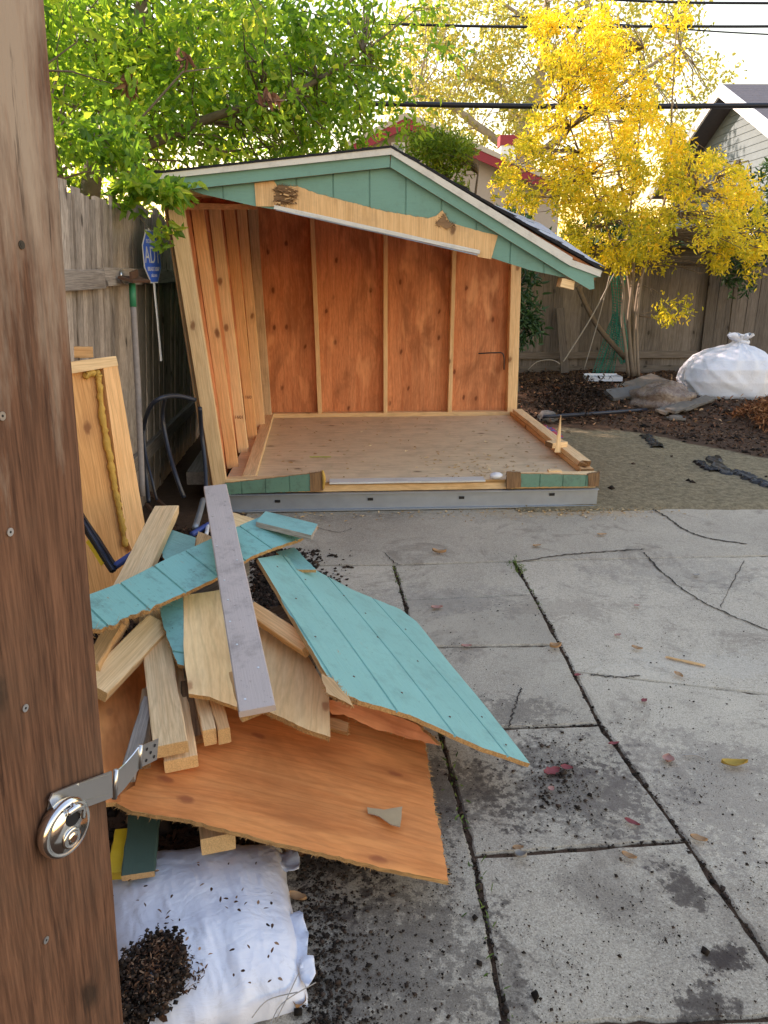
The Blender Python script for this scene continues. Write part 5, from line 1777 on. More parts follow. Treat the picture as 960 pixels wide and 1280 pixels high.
# netting, ropes and trunks
def net(px_l, px_r, Y, label, nx_=10, ny_=34):
    a = Acc()
    L_ = smooth_path([PY(x, y, Y) for x, y in px_l], 8); R2 = smooth_path([PY(x, y, Y + .06) for x, y in px_r], 8)
    m = min(len(L_), len(R2))
    def pt(s, t):
        i = min(m - 1, int(t * (m - 1))); f = t * (m - 1) - i; i2 = min(m - 1, i + 1)
        l = L_[i].lerp(L_[i2], f); r = R2[i].lerp(R2[i2], f)
        return l.lerp(r, s) + Vector((0, .05 * sin(s * 14 + t * 3), 0))
    for i in range(nx_ + 1):
        a.tube([pt(i / nx_, j / 14) for j in range(15)], .0055, 4)
    for j in range(ny_ + 1):
        a.tube([pt(k / 4, j / ny_) for k in range(5)], .0045, 4)
    return tag(a.build('garden_net', M['teal_net']), label, 'netting')
net([(763, 345), (767, 380), (766, 420), (776, 455)], [(784, 343), (780, 385), (784, 425), (782, 452)], 9.9, 'teal netting hanging straight down beside the tree trunks')
net([(768, 390), (756, 425), (740, 470)], [(778, 400), (772, 440), (764, 472)], 9.95, 'teal netting flared low toward the fence foot')
for q, l_, r_ in (([(768, 342), (740, 395), (712, 440), (704, 452)], 'slack pale rope slanting from the branches to the leaning board', .008),
                  ([(762, 345), (748, 400), (730, 462)], 'steeper pale rope hanging beside the slanting one', .006),
                  ([(700, 455), (690, 450), (672, 452), (660, 462)], 'loose wire loop on the soil behind the shed corner', .006)):
    tag(tube('rope', [PY(a, b, 9.7) for a, b in q], r_, M['rope'], k=6), l_, 'rope')
tag(tube('leaning_pole', [PY(722, 358, 9.9), PY(745, 405, 9.85), PY(782, 448, 9.75)], [.03, .032, .035], M['bark']), 'dark branch pole leaning from the shed eave to the tree foot', 'branch')

# ------------------------------------------------------------------ trees
def crown(name, parent, clumps, per, spread, L, W, mat, droop=.3, hang=.5, rb=None, split=1, colr=None):
    """clumps: (x,y,z) twig tips; leaves sprout along a short random twig at every tip"""
    Cn = np.array(clumps); n = len(Cn)
    tw = unit(RS.normal(size=(n, 3)) * np.array([1, 1, .6]) + np.array([0, 0, -.15]))
    idx = np.repeat(np.arange(n), per)
    t = RS.uniform(-.5, .6, len(idx))[:, None]
    P = Cn[idx] + tw[idx] * t * spread * 2 + RS.normal(size=(len(idx), 3)) * spread * .38
    D = tw[idx] * .5 + RS.normal(size=(len(idx), 3)) * .8 + np.array([0, 0, -hang])
    V, Q = leaf_arrays(P, D, L, W, droop=droop)
    base = RS.uniform(0, 1, n) if colr is None else colr
    r = np.clip(base[idx] * .55 + RS.uniform(0, 1, len(idx)) * .45, 0, 1)
    return np_mesh(name, V, Q, np.repeat(r, 6), mat, parent, Vector(ROOT[parent.name].translation))


def branches(parent, clumps, joints, mat, r0=.012, name='branches', k=5, sub=1, seed=0, sag=.05):
    rr = random.Random(seed)
    a = Acc()
    J = np.array([list(j) for j in joints])
    for i, c in enumerate(clumps):
        if i % sub: continue
        c = Vector(c)
        dd = np.linalg.norm(J - np.array(c), axis=1) + (J[:, 2] > c.z + .3) * .6
        j = Vector(J[int(np.argmin(dd))])
        m1 = j.lerp(c, .35) + Vector((rr.uniform(-1, 1), rr.uniform(-1, 1), rr.uniform(-.3, 1))) * (c - j).length * .12
        m2 = j.lerp(c, .7) + Vector((rr.uniform(-1, 1), rr.uniform(-1, 1), rr.uniform(-.6, 1))) * (c - j).length * .12
        L = (c - j).length
        r = r0 * (.5 + .6 * min(2, L))
        a.tube([j, m1, m2, c], [r, r * .75, r * .5, r * .25], k, cap=False)
    return a.build(name, mat, parent, smooth=True)


def limb_joints(limbs, step=.25):
    out = []
    for l in limbs:
        for i in range(len(l) - 1):
            n = max(1, int((l[i + 1] - l[i]).length / step))
            for j in range(n): out.append(l[i].lerp(l[i + 1], j / n))
        out.append(l[-1])
    return out


def trunk_mesh(parent, limbs, radii, mat, name='trunk', k=10, seed=0):
    a = Acc()
    for l, r in zip(limbs, radii):
        pts = smooth_path(l, 6)
        pts = [p + Vector((noise.noise(p * 2.3), noise.noise(p * 2.3 + Vector((5, 0, 0))), 0)) * .05 * min(1, r[0] * 12) for p in pts]
        rad = np.interp(np.linspace(0, len(r) - 1, len(pts)), range(len(r)), r)
        a.tube(pts, [float(x) * (1 + .12 * noise.noise(p * 9)) for x, p in zip(rad, pts)], k)
    return a.build(name, mat, parent, smooth=True)


def ell_points(ells, n, rs, shell=.35):
    out = []
    wts = np.array([e[3] * e[4] * e[5] for e in ells]); wts = wts / wts.sum()
    for i in range(n):
        e = ells[rs.choice(len(ells), p=wts)]
        d = rs.normal(size=3); d /= np.linalg.norm(d)
        r = rs.uniform(0, 1) ** shell
        out.append((e[0] + d[0] * r * e[3], e[1] + d[1] * r * e[4], e[2] + d[2] * r * e[5]))
    return out


V3 = lambda *a: Vector(a)
rs = np.random.RandomState(3)
# left green tree (behind the fence, over the shed)
t1 = thing('green_tree', 'large leafy green tree hanging over the left fence and the shed roof', 'tree', (-3.0, 7.2, 0))
limbs = [[V3(-3.0, 7.2, 0), V3(-2.95, 7.3, 1.2), V3(-2.7, 7.5, 2.4), V3(-2.3, 7.8, 3.6), V3(-1.9, 8.2, 5.2)],
         [V3(-2.95, 7.3, 1.2), V3(-2.6, 6.4, 2.2), V3(-2.2, 5.2, 2.7), V3(-1.75, 4.3, 2.55)],
         [V3(-2.7, 7.5, 2.4), V3(-1.8, 8.0, 2.9), V3(-.9, 8.2, 3.2), V3(-.2, 8.4, 3.6)],
         [V3(-2.95, 7.3, 1.2), V3(-3.4, 6.2, 2.6), V3(-3.5, 5.0, 3.8)],
         [V3(-2.7, 7.5, 2.4), V3(-2.6, 9.2, 3.6), V3(-2.4, 10.8, 4.6)],
         [V3(-2.2, 5.2, 2.7), V3(-2.0, 5.0, 3.1), V3(-1.3, 5.4, 3.6)]]
trunk_mesh(t1, limbs, [[.13, .11, .09, .06, .02], [.07, .05, .035, .018], [.06, .045, .03, .012], [.07, .05, .02], [.06, .045, .02], [.03, .02, .01]], M['bark'])
J = limb_joints(limbs)
ells = [(-.1, 8.7, 3.7, .85, .9, 1.0), (-2.3, 7.6, 3.3, 1.7, 1.7, 1.5), (-.9, 8.4, 3.2, 1.15, 1.1, 1.35), (-2.6, 5.5, 3.1, 1.0, 1.5, 1.1), (-3.4, 9.2, 3.6, 1.5, 1.8, 1.9), (-1.6, 9.8, 3.9, 1.6, 1.6, 1.7)]
cl = [p for p in ell_points(ells, 1550, rs, .55) if not (p[1] < 7.6 and p[0] > -1.62 and p[2] < 2.45)]
crown('crown', t1, cl, 17, .17, .10, .042, M['leaf_green'], hang=.45)
branches(t1, cl, J, M['bark'], .010, sub=3)
# the spray that hangs over the near corner of the shed
near = []
for _ in range(110):
    x, y = rs.uniform(70, 235), rs.uniform(150, 235)
    if y > 175 + (x - 70) * .42 or (x > 172 and y < 232): continue
    near.append(tuple(PY(x, y, rs.uniform(4.15, 4.7))))
for _ in range(34):
    s_ = rs.uniform(0, 1); near.append(tuple(PY(150 + 88 * s_ + rs.normal(0, 5), 222 + 22 * s_ + rs.normal(0, 5), 4.25 + rs.uniform(-.1, .1))))
near = [q_ for q_ in near if not ((lambda p: p[0] > 170 and p[1] < 231)(((q_[0] * FPX / (q_[1] * cos(TH) + (CH - q_[2]) * sin(TH))) + 480, 640 - FPX * ((q_[2] - CH) * cos(TH) + q_[1] * sin(TH)) / (q_[1] * cos(TH) - (q_[2] - CH) * sin(TH)))))]
for x, y in ((150, 235), (156, 250), (163, 262), (203, 285), (208, 300), (212, 296)): near.append(tuple(PY(x, y, 4.25)))
crown('crown_spray', t1, near, 13, .05, .07, .032, M['leaf_green'], hang=.3)
branches(t1, near, J + [Vector(n_) for n_ in near[::6]], M['bark'], .006, 'branches', sub=2, seed=4)
rust = [tuple(PY(x, y, 5.6)) for x, y in ((165, 105), (168, 100), (160, 100), (226, 65), (335, 115), (330, 118))]
crown('dead_leaves', t1, rust, 9, .05, .09, .035, M['litter'], hang=1.5)

# dense, mostly unseen trees added left of the fence to shade the yard
for k, (x, y, lab) in enumerate(((-4.6, 3.2, 'tall unseen green tree added left of the fence to shade the yard'), (-5.2, 6.2, 'dense green tree added behind the large leafy one to shade the yard, mostly hidden'))):
    tt = thing('green_tree', lab, 'tree', (x, y, 0))
    lm = [[V3(x, y, 0), V3(x + .1, y, 2), V3(x, y + .1, 3.4)]]
    trunk_mesh(tt, lm, [[.16, .13, .05]], M['bark'])
    ee = [(x, y, 2.7, 1.8, 2.2, 1.5), (x + .9, y + .4, 2.5, 1.3, 1.7, 1.2)]
    if k == 1: ee = [(x, y, 1.9, 1.2, 1.6, 1.3)]
    c_ = ell_points(ee, 900, rs, .6)
    crown('crown', tt, c_, 16, .25, .17, .09, M['leaf_green'])
    branches(tt, c_, limb_joints(lm), M['bark'], .012, sub=6, seed=k)

# yellow tree
ty = thing('yellow_tree', 'tall autumn yellow tree with several thin trunks before the back fence', 'tree', PZ(792, 470, .24))
b0 = Vector(ty.location); YB = b0.y
def yp(px, py, dy=0): return PY(px, py, YB + dy)
limbs = [[b0, yp(786, 400), yp(792, 320), yp(770, 200), yp(748, 80, .3), yp(735, -10, .3)],
         [b0 + V3(.04, .05, 0), yp(793, 400, .1), yp(806, 330, .1), yp(835, 230, .2), yp(842, 100, .2), yp(850, -10, .2)],
         [b0 + V3(-.06, 0, 0), yp(778, 400, -.1), yp(776, 340, -.1), yp(735, 220, -.2), yp(690, 100, -.1)],
         [b0 + V3(.05, -.05, 0), yp(797, 395, -.1), yp(812, 318, -.1), yp(870, 240, -.3), yp(925, 200, -.3)],
         [b0 + V3(.0, .08, 0), yp(790, 390, .2), yp(784, 300, .3), yp(800, 150, .4), yp(805, 60, .4)]]
trunk_mesh(ty, limbs, [[.028, .022, .018, .014, .009, .005], [.026, .02, .018, .014, .009, .005], [.022, .018, .016, .012, .006], [.022, .016, .015, .012, .006], [.042, .032, .014, .010, .005]], M['barky'])
J = limb_joints(limbs)[18:]
cl = []
def ypoly(n, poly, d0, d1, dens=None):
    xs = [p[0] for p in poly]; ys = [p[1] for p in poly]
    out = []
    while len(out) < n:
        x, y = rs.uniform(min(xs), max(xs)), rs.uniform(min(ys), max(ys))
        ins = False
        j = len(poly) - 1
        for i in range(len(poly)):
            if (poly[i][1] > y) != (poly[j][1] > y) and x < (poly[j][0] - poly[i][0]) * (y - poly[i][1]) / (poly[j][1] - poly[i][1]) + poly[i][0]: ins = not ins
            j = i
        if not ins: continue
        if (noise.noise(Vector((x * .03, y * .03, 4.0))) + .5 * noise.noise(Vector((x * .09, y * .09, 1.0)))) < -.02 and rs.uniform() < .9: continue
        out.append((x, y, rs.uniform(d0, d1)))
    return out
main = [(612, 240), (632, 195), (660, 158), (680, 110), (672, 60), (700, 20), (740, 10), (790, 50), (815, 120), (826, 160), (850, 150), (884, 186), (938, 208), (955, 250), (958, 318), (900, 312), (850, 305), (800, 325), (760, 322), (715, 300), (672, 272)]
pts_y = ypoly(1500, main, -1.2, 1.4)
pts_y += ypoly(38, [(665, 10), (700, 10), (712, 60), (690, 75), (660, 40)], -.2, .4)
pts_y += ypoly(22, [(735, 0), (770, 0), (765, 70), (745, 60)], -.2, .4)
pts_y += ypoly(120, [(815, 0), (862, 0), (860, 60), (835, 160), (820, 150), (828, 60)], -.2, .4)[:26]
pts_y += ypoly(40, [(820, 375), (862, 372), (860, 400), (830, 405)], -.4, -.1)[:16]
pts_y += ypoly(30, [(880, 305), (912, 305), (905, 340), (890, 335)], -.5, .1) + ypoly(30, [(930, 300), (958, 300), (950, 345), (935, 350)], -.5, .1)
pts_y += ypoly(90, [(690, 290), (860, 300), (850, 335), (800, 345), (740, 335)], -.5, .3)
pts_y += ypoly(60, [(905, 310), (1000, 250), (1030, 330), (960, 320)], -.5, .5)
cl = [tuple(yp(x, y, d)) for x, y, d in pts_y]
# lower left foliage leans green, right leans orange
colr = np.array([min(1, max(0, .62 + (x - 780) / 900 + rs.normal(0, .30) - (.55 if (760 < x < 870 and 195 < y < 300 and rs.uniform() < .6) else 0) - (.35 if y > 260 else 0))) for x, y, d in pts_y])
crown('crown', ty, cl, 14, .085, .062, .024, M['leaf_yellow'], hang=.35, colr=colr)
branches(ty, cl, J, M['bark'], .007, sub=3, seed=2)

# big sparse autumn tree far behind
tp = thing('plane_tree', 'tall sparse pale trunked autumn tree beyond the beige house', 'tree', (4.3, 25, 0))
PYB = 25
def pp_(px, py, dy=0): return PY(px, py, PYB + dy)
limbs = [[V3(4.5, 25, 0), pp_(655, 230), pp_(655, 160), pp_(672, 110), pp_(682, 50), pp_(684, -40)],
         [pp_(655, 160), pp_(670, 130), pp_(690, 95), pp_(720, 40), pp_(745, -20)],
         [pp_(655, 165), pp_(625, 110, 1), pp_(590, 95, 1), pp_(560, 60, 1), pp_(545, 10, 1)],
         [pp_(655, 200), pp_(690, 180), pp_(740, 130), pp_(800, 90), pp_(850, 60)],
         [pp_(655, 200), pp_(600, 160, -1), pp_(560, 130, -1), pp_(520, 120, -1)],
         [pp_(682, 50), pp_(720, 10), pp_(780, -20)], [pp_(682, 50), pp_(650, 20), pp_(610, -10)]]
trunk_mesh(tp, limbs, [[.35, .30, .24, .18, .12, .08], [.14, .13, .11, .07, .04], [.14, .12, .1, .07, .03], [.14, .12, .09, .06, .03], [.13, .11, .08, .04], [.09, .06, .03], [.09, .06, .03]], M['barkpale'])
J = limb_joints(limbs, .8)
pts_p = ypoly(560, [(470, 20), (560, -20), (660, 5), (690, 60), (660, 150), (620, 200), (520, 180), (470, 120)], -2, 2)
pts_p += ypoly(260, [(640, -60), (900, -40), (860, 60), (700, 110), (660, 40)], -2, 2)
pts_p += ypoly(170, [(740, 80), (880, 60), (940, 90), (900, 130), (840, 200), (740, 200)], -1, 3)
cl = [tuple(pp_(x, y, d)) for x, y, d in pts_p]
crown('crown', tp, cl, 12, .45, .14, .09, M['leaf_plane'], hang=.3)
branches(tp, cl[::6], J, M['barkpale'], .016, sub=1, seed=6)
tag(branches(tp, cl, J + [Vector(q_) for q_ in cl[::6]], M['barkpale'], .012, 'fine_twigs', sub=2, seed=7), kind='stuff')

# bright green bush behind the roof
tb_ = thing('green_shrub', 'bright yellow green shrub rising behind the shed roof beside the beige house', 'shrub', (.6, 9.4, 0))
lm = [[V3(.6, 9.4, 0), V3(.6, 9.5, 1.4), V3(.75, 9.5, 2.4)], [V3(.6, 9.4, .6), V3(1.0, 9.4, 1.8), V3(1.1, 9.4, 2.6)]]
trunk_mesh(tb_, lm, [[.04, .03, .012], [.03, .02, .01]], M['bark'])
pb = ypoly(190, [(505, 190), (530, 165), (560, 170), (590, 185), (582, 215), (575, 245), (540, 230)], -.5, .5)
cl = [tuple(PY(x, y, 9.4 + d)) for x, y, d in pb] + ell_points([(.5, 9.6, 1.6, .9, .6, .8)], 200, rs)
crown('crown', tb_, cl, 15, .12, .08, .018, M['leaf_bright'], hang=-.3)
branches(tb_, cl, limb_joints(lm), M['bark'], .007, sub=2)
# dark shrub at the right of the shed
td = thing('dark_shrub', 'dark green shrub showing beside the right end of the shed back wall', 'shrub', PY(655, 470, 8.6) * 1)
pb = ypoly(34, [(645, 345), (662, 340), (668, 380), (676, 420), (655, 432), (645, 430)], -.3, .3)
cl = [tuple(PY(x, y, 8.6 + d)) for x, y, d in pb] + ell_points([(1.35, 8.9, 1.2, .35, .35, .5)], 60, rs)
crown('crown', td, cl, 12, .10, .11, .032, M['leaf_dark'], hang=.1)
lm = [[V3(td.location.x - .05, 8.6, .1), V3(1.5, 8.65, .8), V3(1.5, 8.6, 1.4)]]
trunk_mesh(td, lm, [[.02, .016, .008]], M['bark']); branches(td, cl, limb_joints(lm), M['bark'], .006, sub=2)
# green shrub behind the yellow tree at the right edge
te = thing('green_shrub', 'green shrub growing behind the yellow tree at the right edge', 'shrub', PY(920, 470, 10.9))
pb = ypoly(120, [(900, 300), (930, 205), (975, 200), (985, 350), (925, 350)], -.3, .5)
cl = [tuple(PY(x, y, 10.9 + d)) for x, y, d in pb]
pb2 = ypoly(26, [(905, 320), (960, 300), (960, 365), (930, 365), (910, 350)], -.3, .0)
cl += [tuple(PY(x, y, 10.0 + d)) for x, y, d in pb2]
crown('crown', te, cl, 11, .12, .10, .032, M['leaf_dark'], hang=.1)
lm = [[V3(te.location.x, 10.9, .0), PY(925, 360, 10.9), PY(930, 280, 10.9)]]
trunk_mesh(te, lm, [[.04, .03, .012]], M['bark']); branches(te, cl, limb_joints(lm), M['bark'], .006, sub=2)

for x_, y_, w_, h_, l_ in ((2.0, 13.2, 1.3, 1.25, 'dark green hedge clump beyond the back fence under the left side of the yellow crown'), (4.3, 13.6, 1.4, 1.3, 'dark green hedge clump beyond the back fence behind the yellow tree trunks'), (6.7, 13.8, 1.5, 1.25, 'dark green hedge clump beyond the back fence at the right')):
    th_ = thing('hedge_bush', l_, 'hedge', (x_, y_, 0), 'hedge clumps beyond the back fence')
    c_ = ell_points([(x_, y_, h_, w_, .8, h_)], 420, rs, .6)
    crown('crown', th_, c_, 15, .18, .14, .07, M['leaf_dark'])
    lm = [[V3(x_, y_, 0), V3(x_, y_, h_)]]
    trunk_mesh(th_, lm, [[.06, .03]], M['bark']); branches(th_, c_, limb_joints(lm), M['bark'], .01, sub=6)

# ------------------------------------------------------------------ houses
HY = 18.0
hn = Vector((0, -1, 0))
bh = thing('beige_house', 'beige stucco house with dark red gable trim behind the shed', 'house', PY(508, 330, HY))
bp_, bn = PY(508, 152, HY), hn
def bh_px(px, off=0): return poly_px(px, bp_, bn, off)
def hz_(p, z): return Vector((p.x, p.y, z))
W = bh_px([(430, 197), (508, 159), (700, 243)])
sheet('wall', [W[0], W[1], W[2], hz_(W[2], 0), hz_(W[0], 0)], bn, .25, M['stucco'], UP, bh)
for a_, b_ in ((0, 1), (1, 2)):
    A_, B_ = [(430, 194), (508, 155), (700, 240)][a_], [(430, 194), (508, 155), (700, 240)][b_]
    p1, p2 = bh_px([A_, B_], .30)
    p1 += Vector((0, 0, .02)) ; p2 += Vector((0, 0, .02))
    board('red_fascia', p1, p2, .19, .06, -bn, M['redtrim'], bh)
    board('roof_edge', p1 + V3(0, 0, .15), p2 + V3(0, 0, .15), .10, .10, -bn, M['rooftile'], bh)
    n__ = (p2 - p1).cross(V3(0, 1, 0)).normalized()
    if n__.z < 0: n__ = -n__
    sheet('roof', [p1 + V3(0, 0, .14), p2 + V3(0, 0, .14), p2 + V3(0, 8, .14), p1 + V3(0, 8, .14)], n__, .08, M['rooftile'], V3(0, 1, 0), bh)
c = PY(634, 188, HY + 1.4)
a = Acc(); a.box(c + V3(0, 0, -.35), (.36, 0, 0), (0, .4, 0), (0, 0, 1.1)); ch = a.build('chimney', M['white'], bh)
a = Acc(); a.box(c + V3(0, 0, .19), (.42, 0, 0), (0, .45, 0), (0, 0, .22)); a.build('chimney_cap', M['redtrim'], ch)
wq = bh_px([(489, 178), (506, 178), (506, 200), (489, 200)], .03)
wi = sheet('window', wq, bn, .04, M['white'], UP, bh)
sheet('pane', bh_px([(491, 180), (504, 180), (504, 199), (491, 199)], .036), bn, .01, M['glass'], UP, wi)

rh = thing('grey_house', 'grey shingled house with white rake boards at the upper right', 'house', (9.5, 20, 0))
apx = PY(902, 106, 20.0)
X0 = apx.x; Z0 = apx.z; sl_ = .47
nE, fE = 15.6, 24.4
A0 = V3(X0, 20, Z0); N0 = V3(X0, nE, Z0 - (20 - nE) * sl_); F0 = V3(X0, fE, Z0 - (fE - 20) * sl_)
M['slate'] = plain('dark_roof_shingle', (.10, .10, .115), .9, 0, .3, 12, .6)
M['greyshake'] = plain('grey_wall_shingle', (.15, .19, .20), .85, 0, .2, 6, .4)
for e, nm in ((N0, 'roof'), (F0, 'roof')):
    n_ = (e - A0).cross(V3(1, 0, 0)).normalized()
    if n_.z < 0: n_ = -n_
    rf = sheet(nm, [A0, e, e + V3(9, 0, 0), A0 + V3(9, 0, 0)], n_, .10, M['slate'], V3(1, 0, 0), rh)
    # courses
    for k in range(24):
        s = (k + .5) / 24
        c1 = A0.lerp(e, s) + n_ * .012
        board('shingle_course', c1 + V3(.02, 0, 0), c1 + V3(9, 0, 0), .20, .012, n_, M['slate'], rf, seg=1, seed=k) if nm and e is N0 else None
    dd = (e - A0)
    board('rake_board', A0 - n_ * .10 + V3(-.03, 0, 0), e - n_ * .10 + V3(-.03, 0, 0), .26, .05, V3(-1, 0, 0), M['white'], rh)
wx = X0 + .55
ww = [V3(wx, 20, Z0 - .15), V3(wx, 16.1, Z0 - 3.9 * sl_ - .15), V3(wx, 16.1, 0), V3(wx, 23.9, 0), V3(wx, 23.9, Z0 - 3.9 * sl_ - .15)]
wl = sheet('wall', ww, V3(-1, 0, 0), .2, M['greyshake'], V3(0, 1, 0), rh)
for k in range(26):
    z = 1.2 + k * .17
    hw_ = min(3.8, (Z0 - .25 - z) / sl_)
    if hw_ > .1: board('shake_course', V3(wx - .008, 20 - hw_, z), V3(wx - .008, 20 + hw_, z), .15, .014, V3(-1, 0, 0), M['greyshake'], wl, seg=1, seed=k)
sheet('wall', [V3(wx, 16.1, 0), V3(wx + 8, 16.1, 0), V3(wx + 8, 16.1, Z0 - 2.1), V3(wx, 16.1, Z0 - 2.1)], V3(0, -1, 0), .2, M['greyshake'], V3(1, 0, 0), rh)
# white lower building behind the yellow tree
ab = PY(935, 265, 17.0)
a = Acc(); a.box(V3(ab.x + .8, 15.4, 1.3), (3.2, 0, 0), (0, 1.2, 0), (0, 0, 2.6)); o = a.build('porch_wall', M['white'], rh)
# solar panel on the roof
nn_ = (N0 - A0).cross(V3(1, 0, 0)).normalized(); nn_ = -nn_ if nn_.z < 0 else nn_
sp_ = A0.lerp(N0, .04) + V3(1.75, 0, 0) + nn_ * .06; se_ = A0.lerp(N0, .6) + V3(1.75, 0, 0) + nn_ * .06
M['solar'] = plain('solar_panel', (.02, .025, .05), .2, .2, .2, 3, 0)
sheet('solar_panel', [sp_, se_, se_ + V3(5, 0, 0), sp_ + V3(5, 0, 0)], nn_, .04, M['solar'], V3(1, 0, 0), rh)

# ------------------------------------------------------------------ overhead cables
for px, Y, r_, l_ in (([(380, 128), (500, 130), (700, 133), (960, 132), (1100, 130)], 14.5, .045, 'thick black bundled cable low across the sky'),
                      ([(380, 26), (560, 32), (700, 34), (820, 33), (960, 33), (1100, 30)], 16, .024, 'thin black cable crossing above the yellow tree'),
                      ([(640, 20), (860, 37), (960, 43), (1100, 50)], 16.5, .014, 'thinnest cable slanting just below the upper black one'),
                      ([(600, -10), (740, -2), (850, 3), (960, 4), (1100, 5)], 15.5, .022, 'topmost black cable near the upper edge of the picture')):
    tag(tube('overhead_cable', [PY(a, b, Y) for a, b in px], r_, M['cable'], k=8), l_, 'cable')

# ------------------------------------------------------------------ leaves and dirt on the patio
def dry_leaf(px, py, L, W, ang, col, label, curl=.3, lob=0):
    c = PZ(px, py, .004)
    vs, fs = [], []
    n, m = 10, 5
    for i in range(n):
        s = i / (n - 1)
        w_ = W * (sin(pi * s ** .8) ** .8 + .02) * (1 + lob * sin(s * 19))
        for j in range(m):
            t = j / (m - 1) * 2 - 1
            x, y = (s - .5) * L, t * w_ / 2
            z = .004 + curl * W * (t * t) * .8 + curl * L * .25 * (2 * s - 1) ** 2 + .003 * noise.noise(Vector((px + s * 4, t * 3, 0)))
            vs.append(c + Vector((x * cos(ang) - y * sin(ang), x * sin(ang) + y * cos(ang), z)))
    for i in range(n - 1):
        for j in range(m - 1): fs.append((i * m + j, (i + 1) * m + j, (i + 1) * m + j + 1, i * m + j + 1))
    o = mk('fallen_leaf', vs, fs, LM[col], smooth=True)
    return tag(o, label, 'leaf', 'fallen leaves on the concrete')
LM = {k: plain('dry_leaf_' + k, c, .7, 0, .35, 40, .4) for k, c in dict(tan=(.42, .24, .12), pink=(.40, .20, .16), red=(.25, .05, .05), yellow=(.42, .27, .05), brown=(.20, .10, .05), grey=(.32, .29, .26)).items()}
for a_ in ((917, 958, .085, .032, .0, 'yellow', 'large yellow brown leaf on the dark stain at the right', .5),
           (835, 951, .04, .038, 1.2, 'pink', 'pale pink leaf just left of the big yellow one', .3),
           (873, 1051, .045, .022, -.4, 'tan', 'tan curled leaf on the joint at the right', .4),
           (786, 1073, .04, .018, -.5, 'tan', 'tan leaf with dark rim near the cross joint', .5),
           (690, 966, .06, .035, .4, 'red', 'dark red leaf lying in two lobes at the middle slab', .2, .3),
           (708, 961, .04, .024, -.2, 'red', 'smaller red leaf touching the dark red lobed one', .2),
           (689, 988, .022, .02, .5, 'pink', 'small pinkish leaf below the dark red leaves', .3),
           (790, 1030, .045, .018, -.6, 'red', 'pinkish red leaf beside the long joint', .3),
           (647, 1063, .03, .018, .1, 'tan', 'small tan leaf on the near cross joint', .5),
           (650, 1073, .035, .022, -.2, 'grey', 'pale grey curled leaf below the cross joint', .8),
           (593, 684, .10, .035, .1, 'tan', 'tan curled leaf on the slab below the beam', .6) if False else (549, 692, .08, .03, -.2, 'tan', 'tan curled leaf on the far slab below the beam', .6),
           (546, 761, .055, .03, .1, 'pink', 'pinkish leaf on the small square slab', .3),
           (583, 809, .045, .022, .0, 'pink', 'pink leaf on the second cross joint', .3),
           (694, 811, .05, .03, .1, 'tan', 'tan leaf at the long joint halfway down', .7),
           (796, 812, .045, .022, -.5, 'tan', 'orange tan leaf on the right slab', .4),
           (848, 845, .04, .025, -1.0, 'tan', 'round tan leaf on the right slab under the stick', .3),
           (772, 795, .035, .02, .3, 'pink', 'pale leaf on the upper right slab', .2),
           (796, 758, .03, .02, .3, 'pink', 'tiny pink leaf near the slanting crack', .2),
           (805, 877, .03, .02, .6, 'red', 'small red leaf right of the long joint', .2),
           (722, 845, .03, .018, .2, 'red', 'tiny red leaf near the faint cross crack', .2),
           (767, 931, .04, .015, .2, 'red', 'thin red leaf beside the long joint', .3),
           (870, 720, .04, .02, .1, 'grey', 'pale grey leaf near the far right crack', .3),
           (752, 669, .06, .03, .1, 'tan', 'flat tan leaf on the far slab right of centre', .2),
           (671, 683, .05, .03, .2, 'tan', 'small pale leaf on the far slab', .2),
           (381, 1070, .035, .018, .6, 'brown', 'brown leaf beside the upper corner of the sack', .4),
           (372, 1125, .05, .025, -.3, 'tan', 'orange brown leaf on the soil at the right of the sack', .5),
           (375, 1255, .035, .03, 1.2, 'tan', 'tan curled leaf at the lower right corner of the sack', .5),
           (300, 1268, .045, .03, 1.4, 'red', 'red leaf below the near edge of the sack', .3)):
    dry_leaf(*a_[:7], *(a_[7:]))
tag(board('wood_stick', PZ(832, 821, .006), PZ(882, 832, .006), .012, .006, UP, M['rawhead'], broken=.01, broken0=.01), 'flat orange splinter stick on the right slab', 'stick')
tag(tube('twig', [PZ(855, 944, .012), PZ(870, 944, .012), PZ(880, 948, .006)], .003, LM['grey'], k=5), 'short pale twig on the edge of the dark stain', 'twig')
for q, l_ in (([(335, 1290), (352, 1255), (395, 1228)], 'straw stem bent over the soil at the lower sack corner'), ([(345, 1275), (360, 1245), (374, 1215)], 'upright straw stem crossing at the sack corner'), ([(315, 1272), (335, 1250), (372, 1240)], 'lower straw stem running along the sack corner')):
    tag(tube('straw', [PZ(a, b, .05) for a, b in q], .0012, LM['grey'], k=5), l_, 'straw')

# clods by the kilo: dense near the pile and the sack, thinning over the slabs
def on_patio(n, px0, px1, py0, py1, f):
    out = []
    while len(out) < n:
        x, y = RS.uniform(px0, px1), RS.uniform(py0, py1)
        if RS.uniform() < f(x, y): out.append(tuple(PZ(x, y, .002)))
    return np.array(out)
C = on_patio(4200, 370, 640, 900, 1290, lambda x, y: math.exp(-max(0, x - 395 - (y - 900) * .02) / 42) * (1 if noise.noise(Vector((x * .03, y * .03, 0))) > -.2 else .25))
C[:, 2] += np.abs(RS.normal(0, .003, len(C)))
tag(clods('soil_and_shade_crumbs', C, RS.gamma(1.6, .0013, len(C)) + .0007, M['soil']), 'black soil crumbs spilled from the pile over the concrete', 'soil', kind='stuff')
C = on_patio(8000, 385, 960, 690, 1285, lambda x, y: .25 + .75 * (noise.noise(Vector((x * .012, y * .02, 3))) > .15))
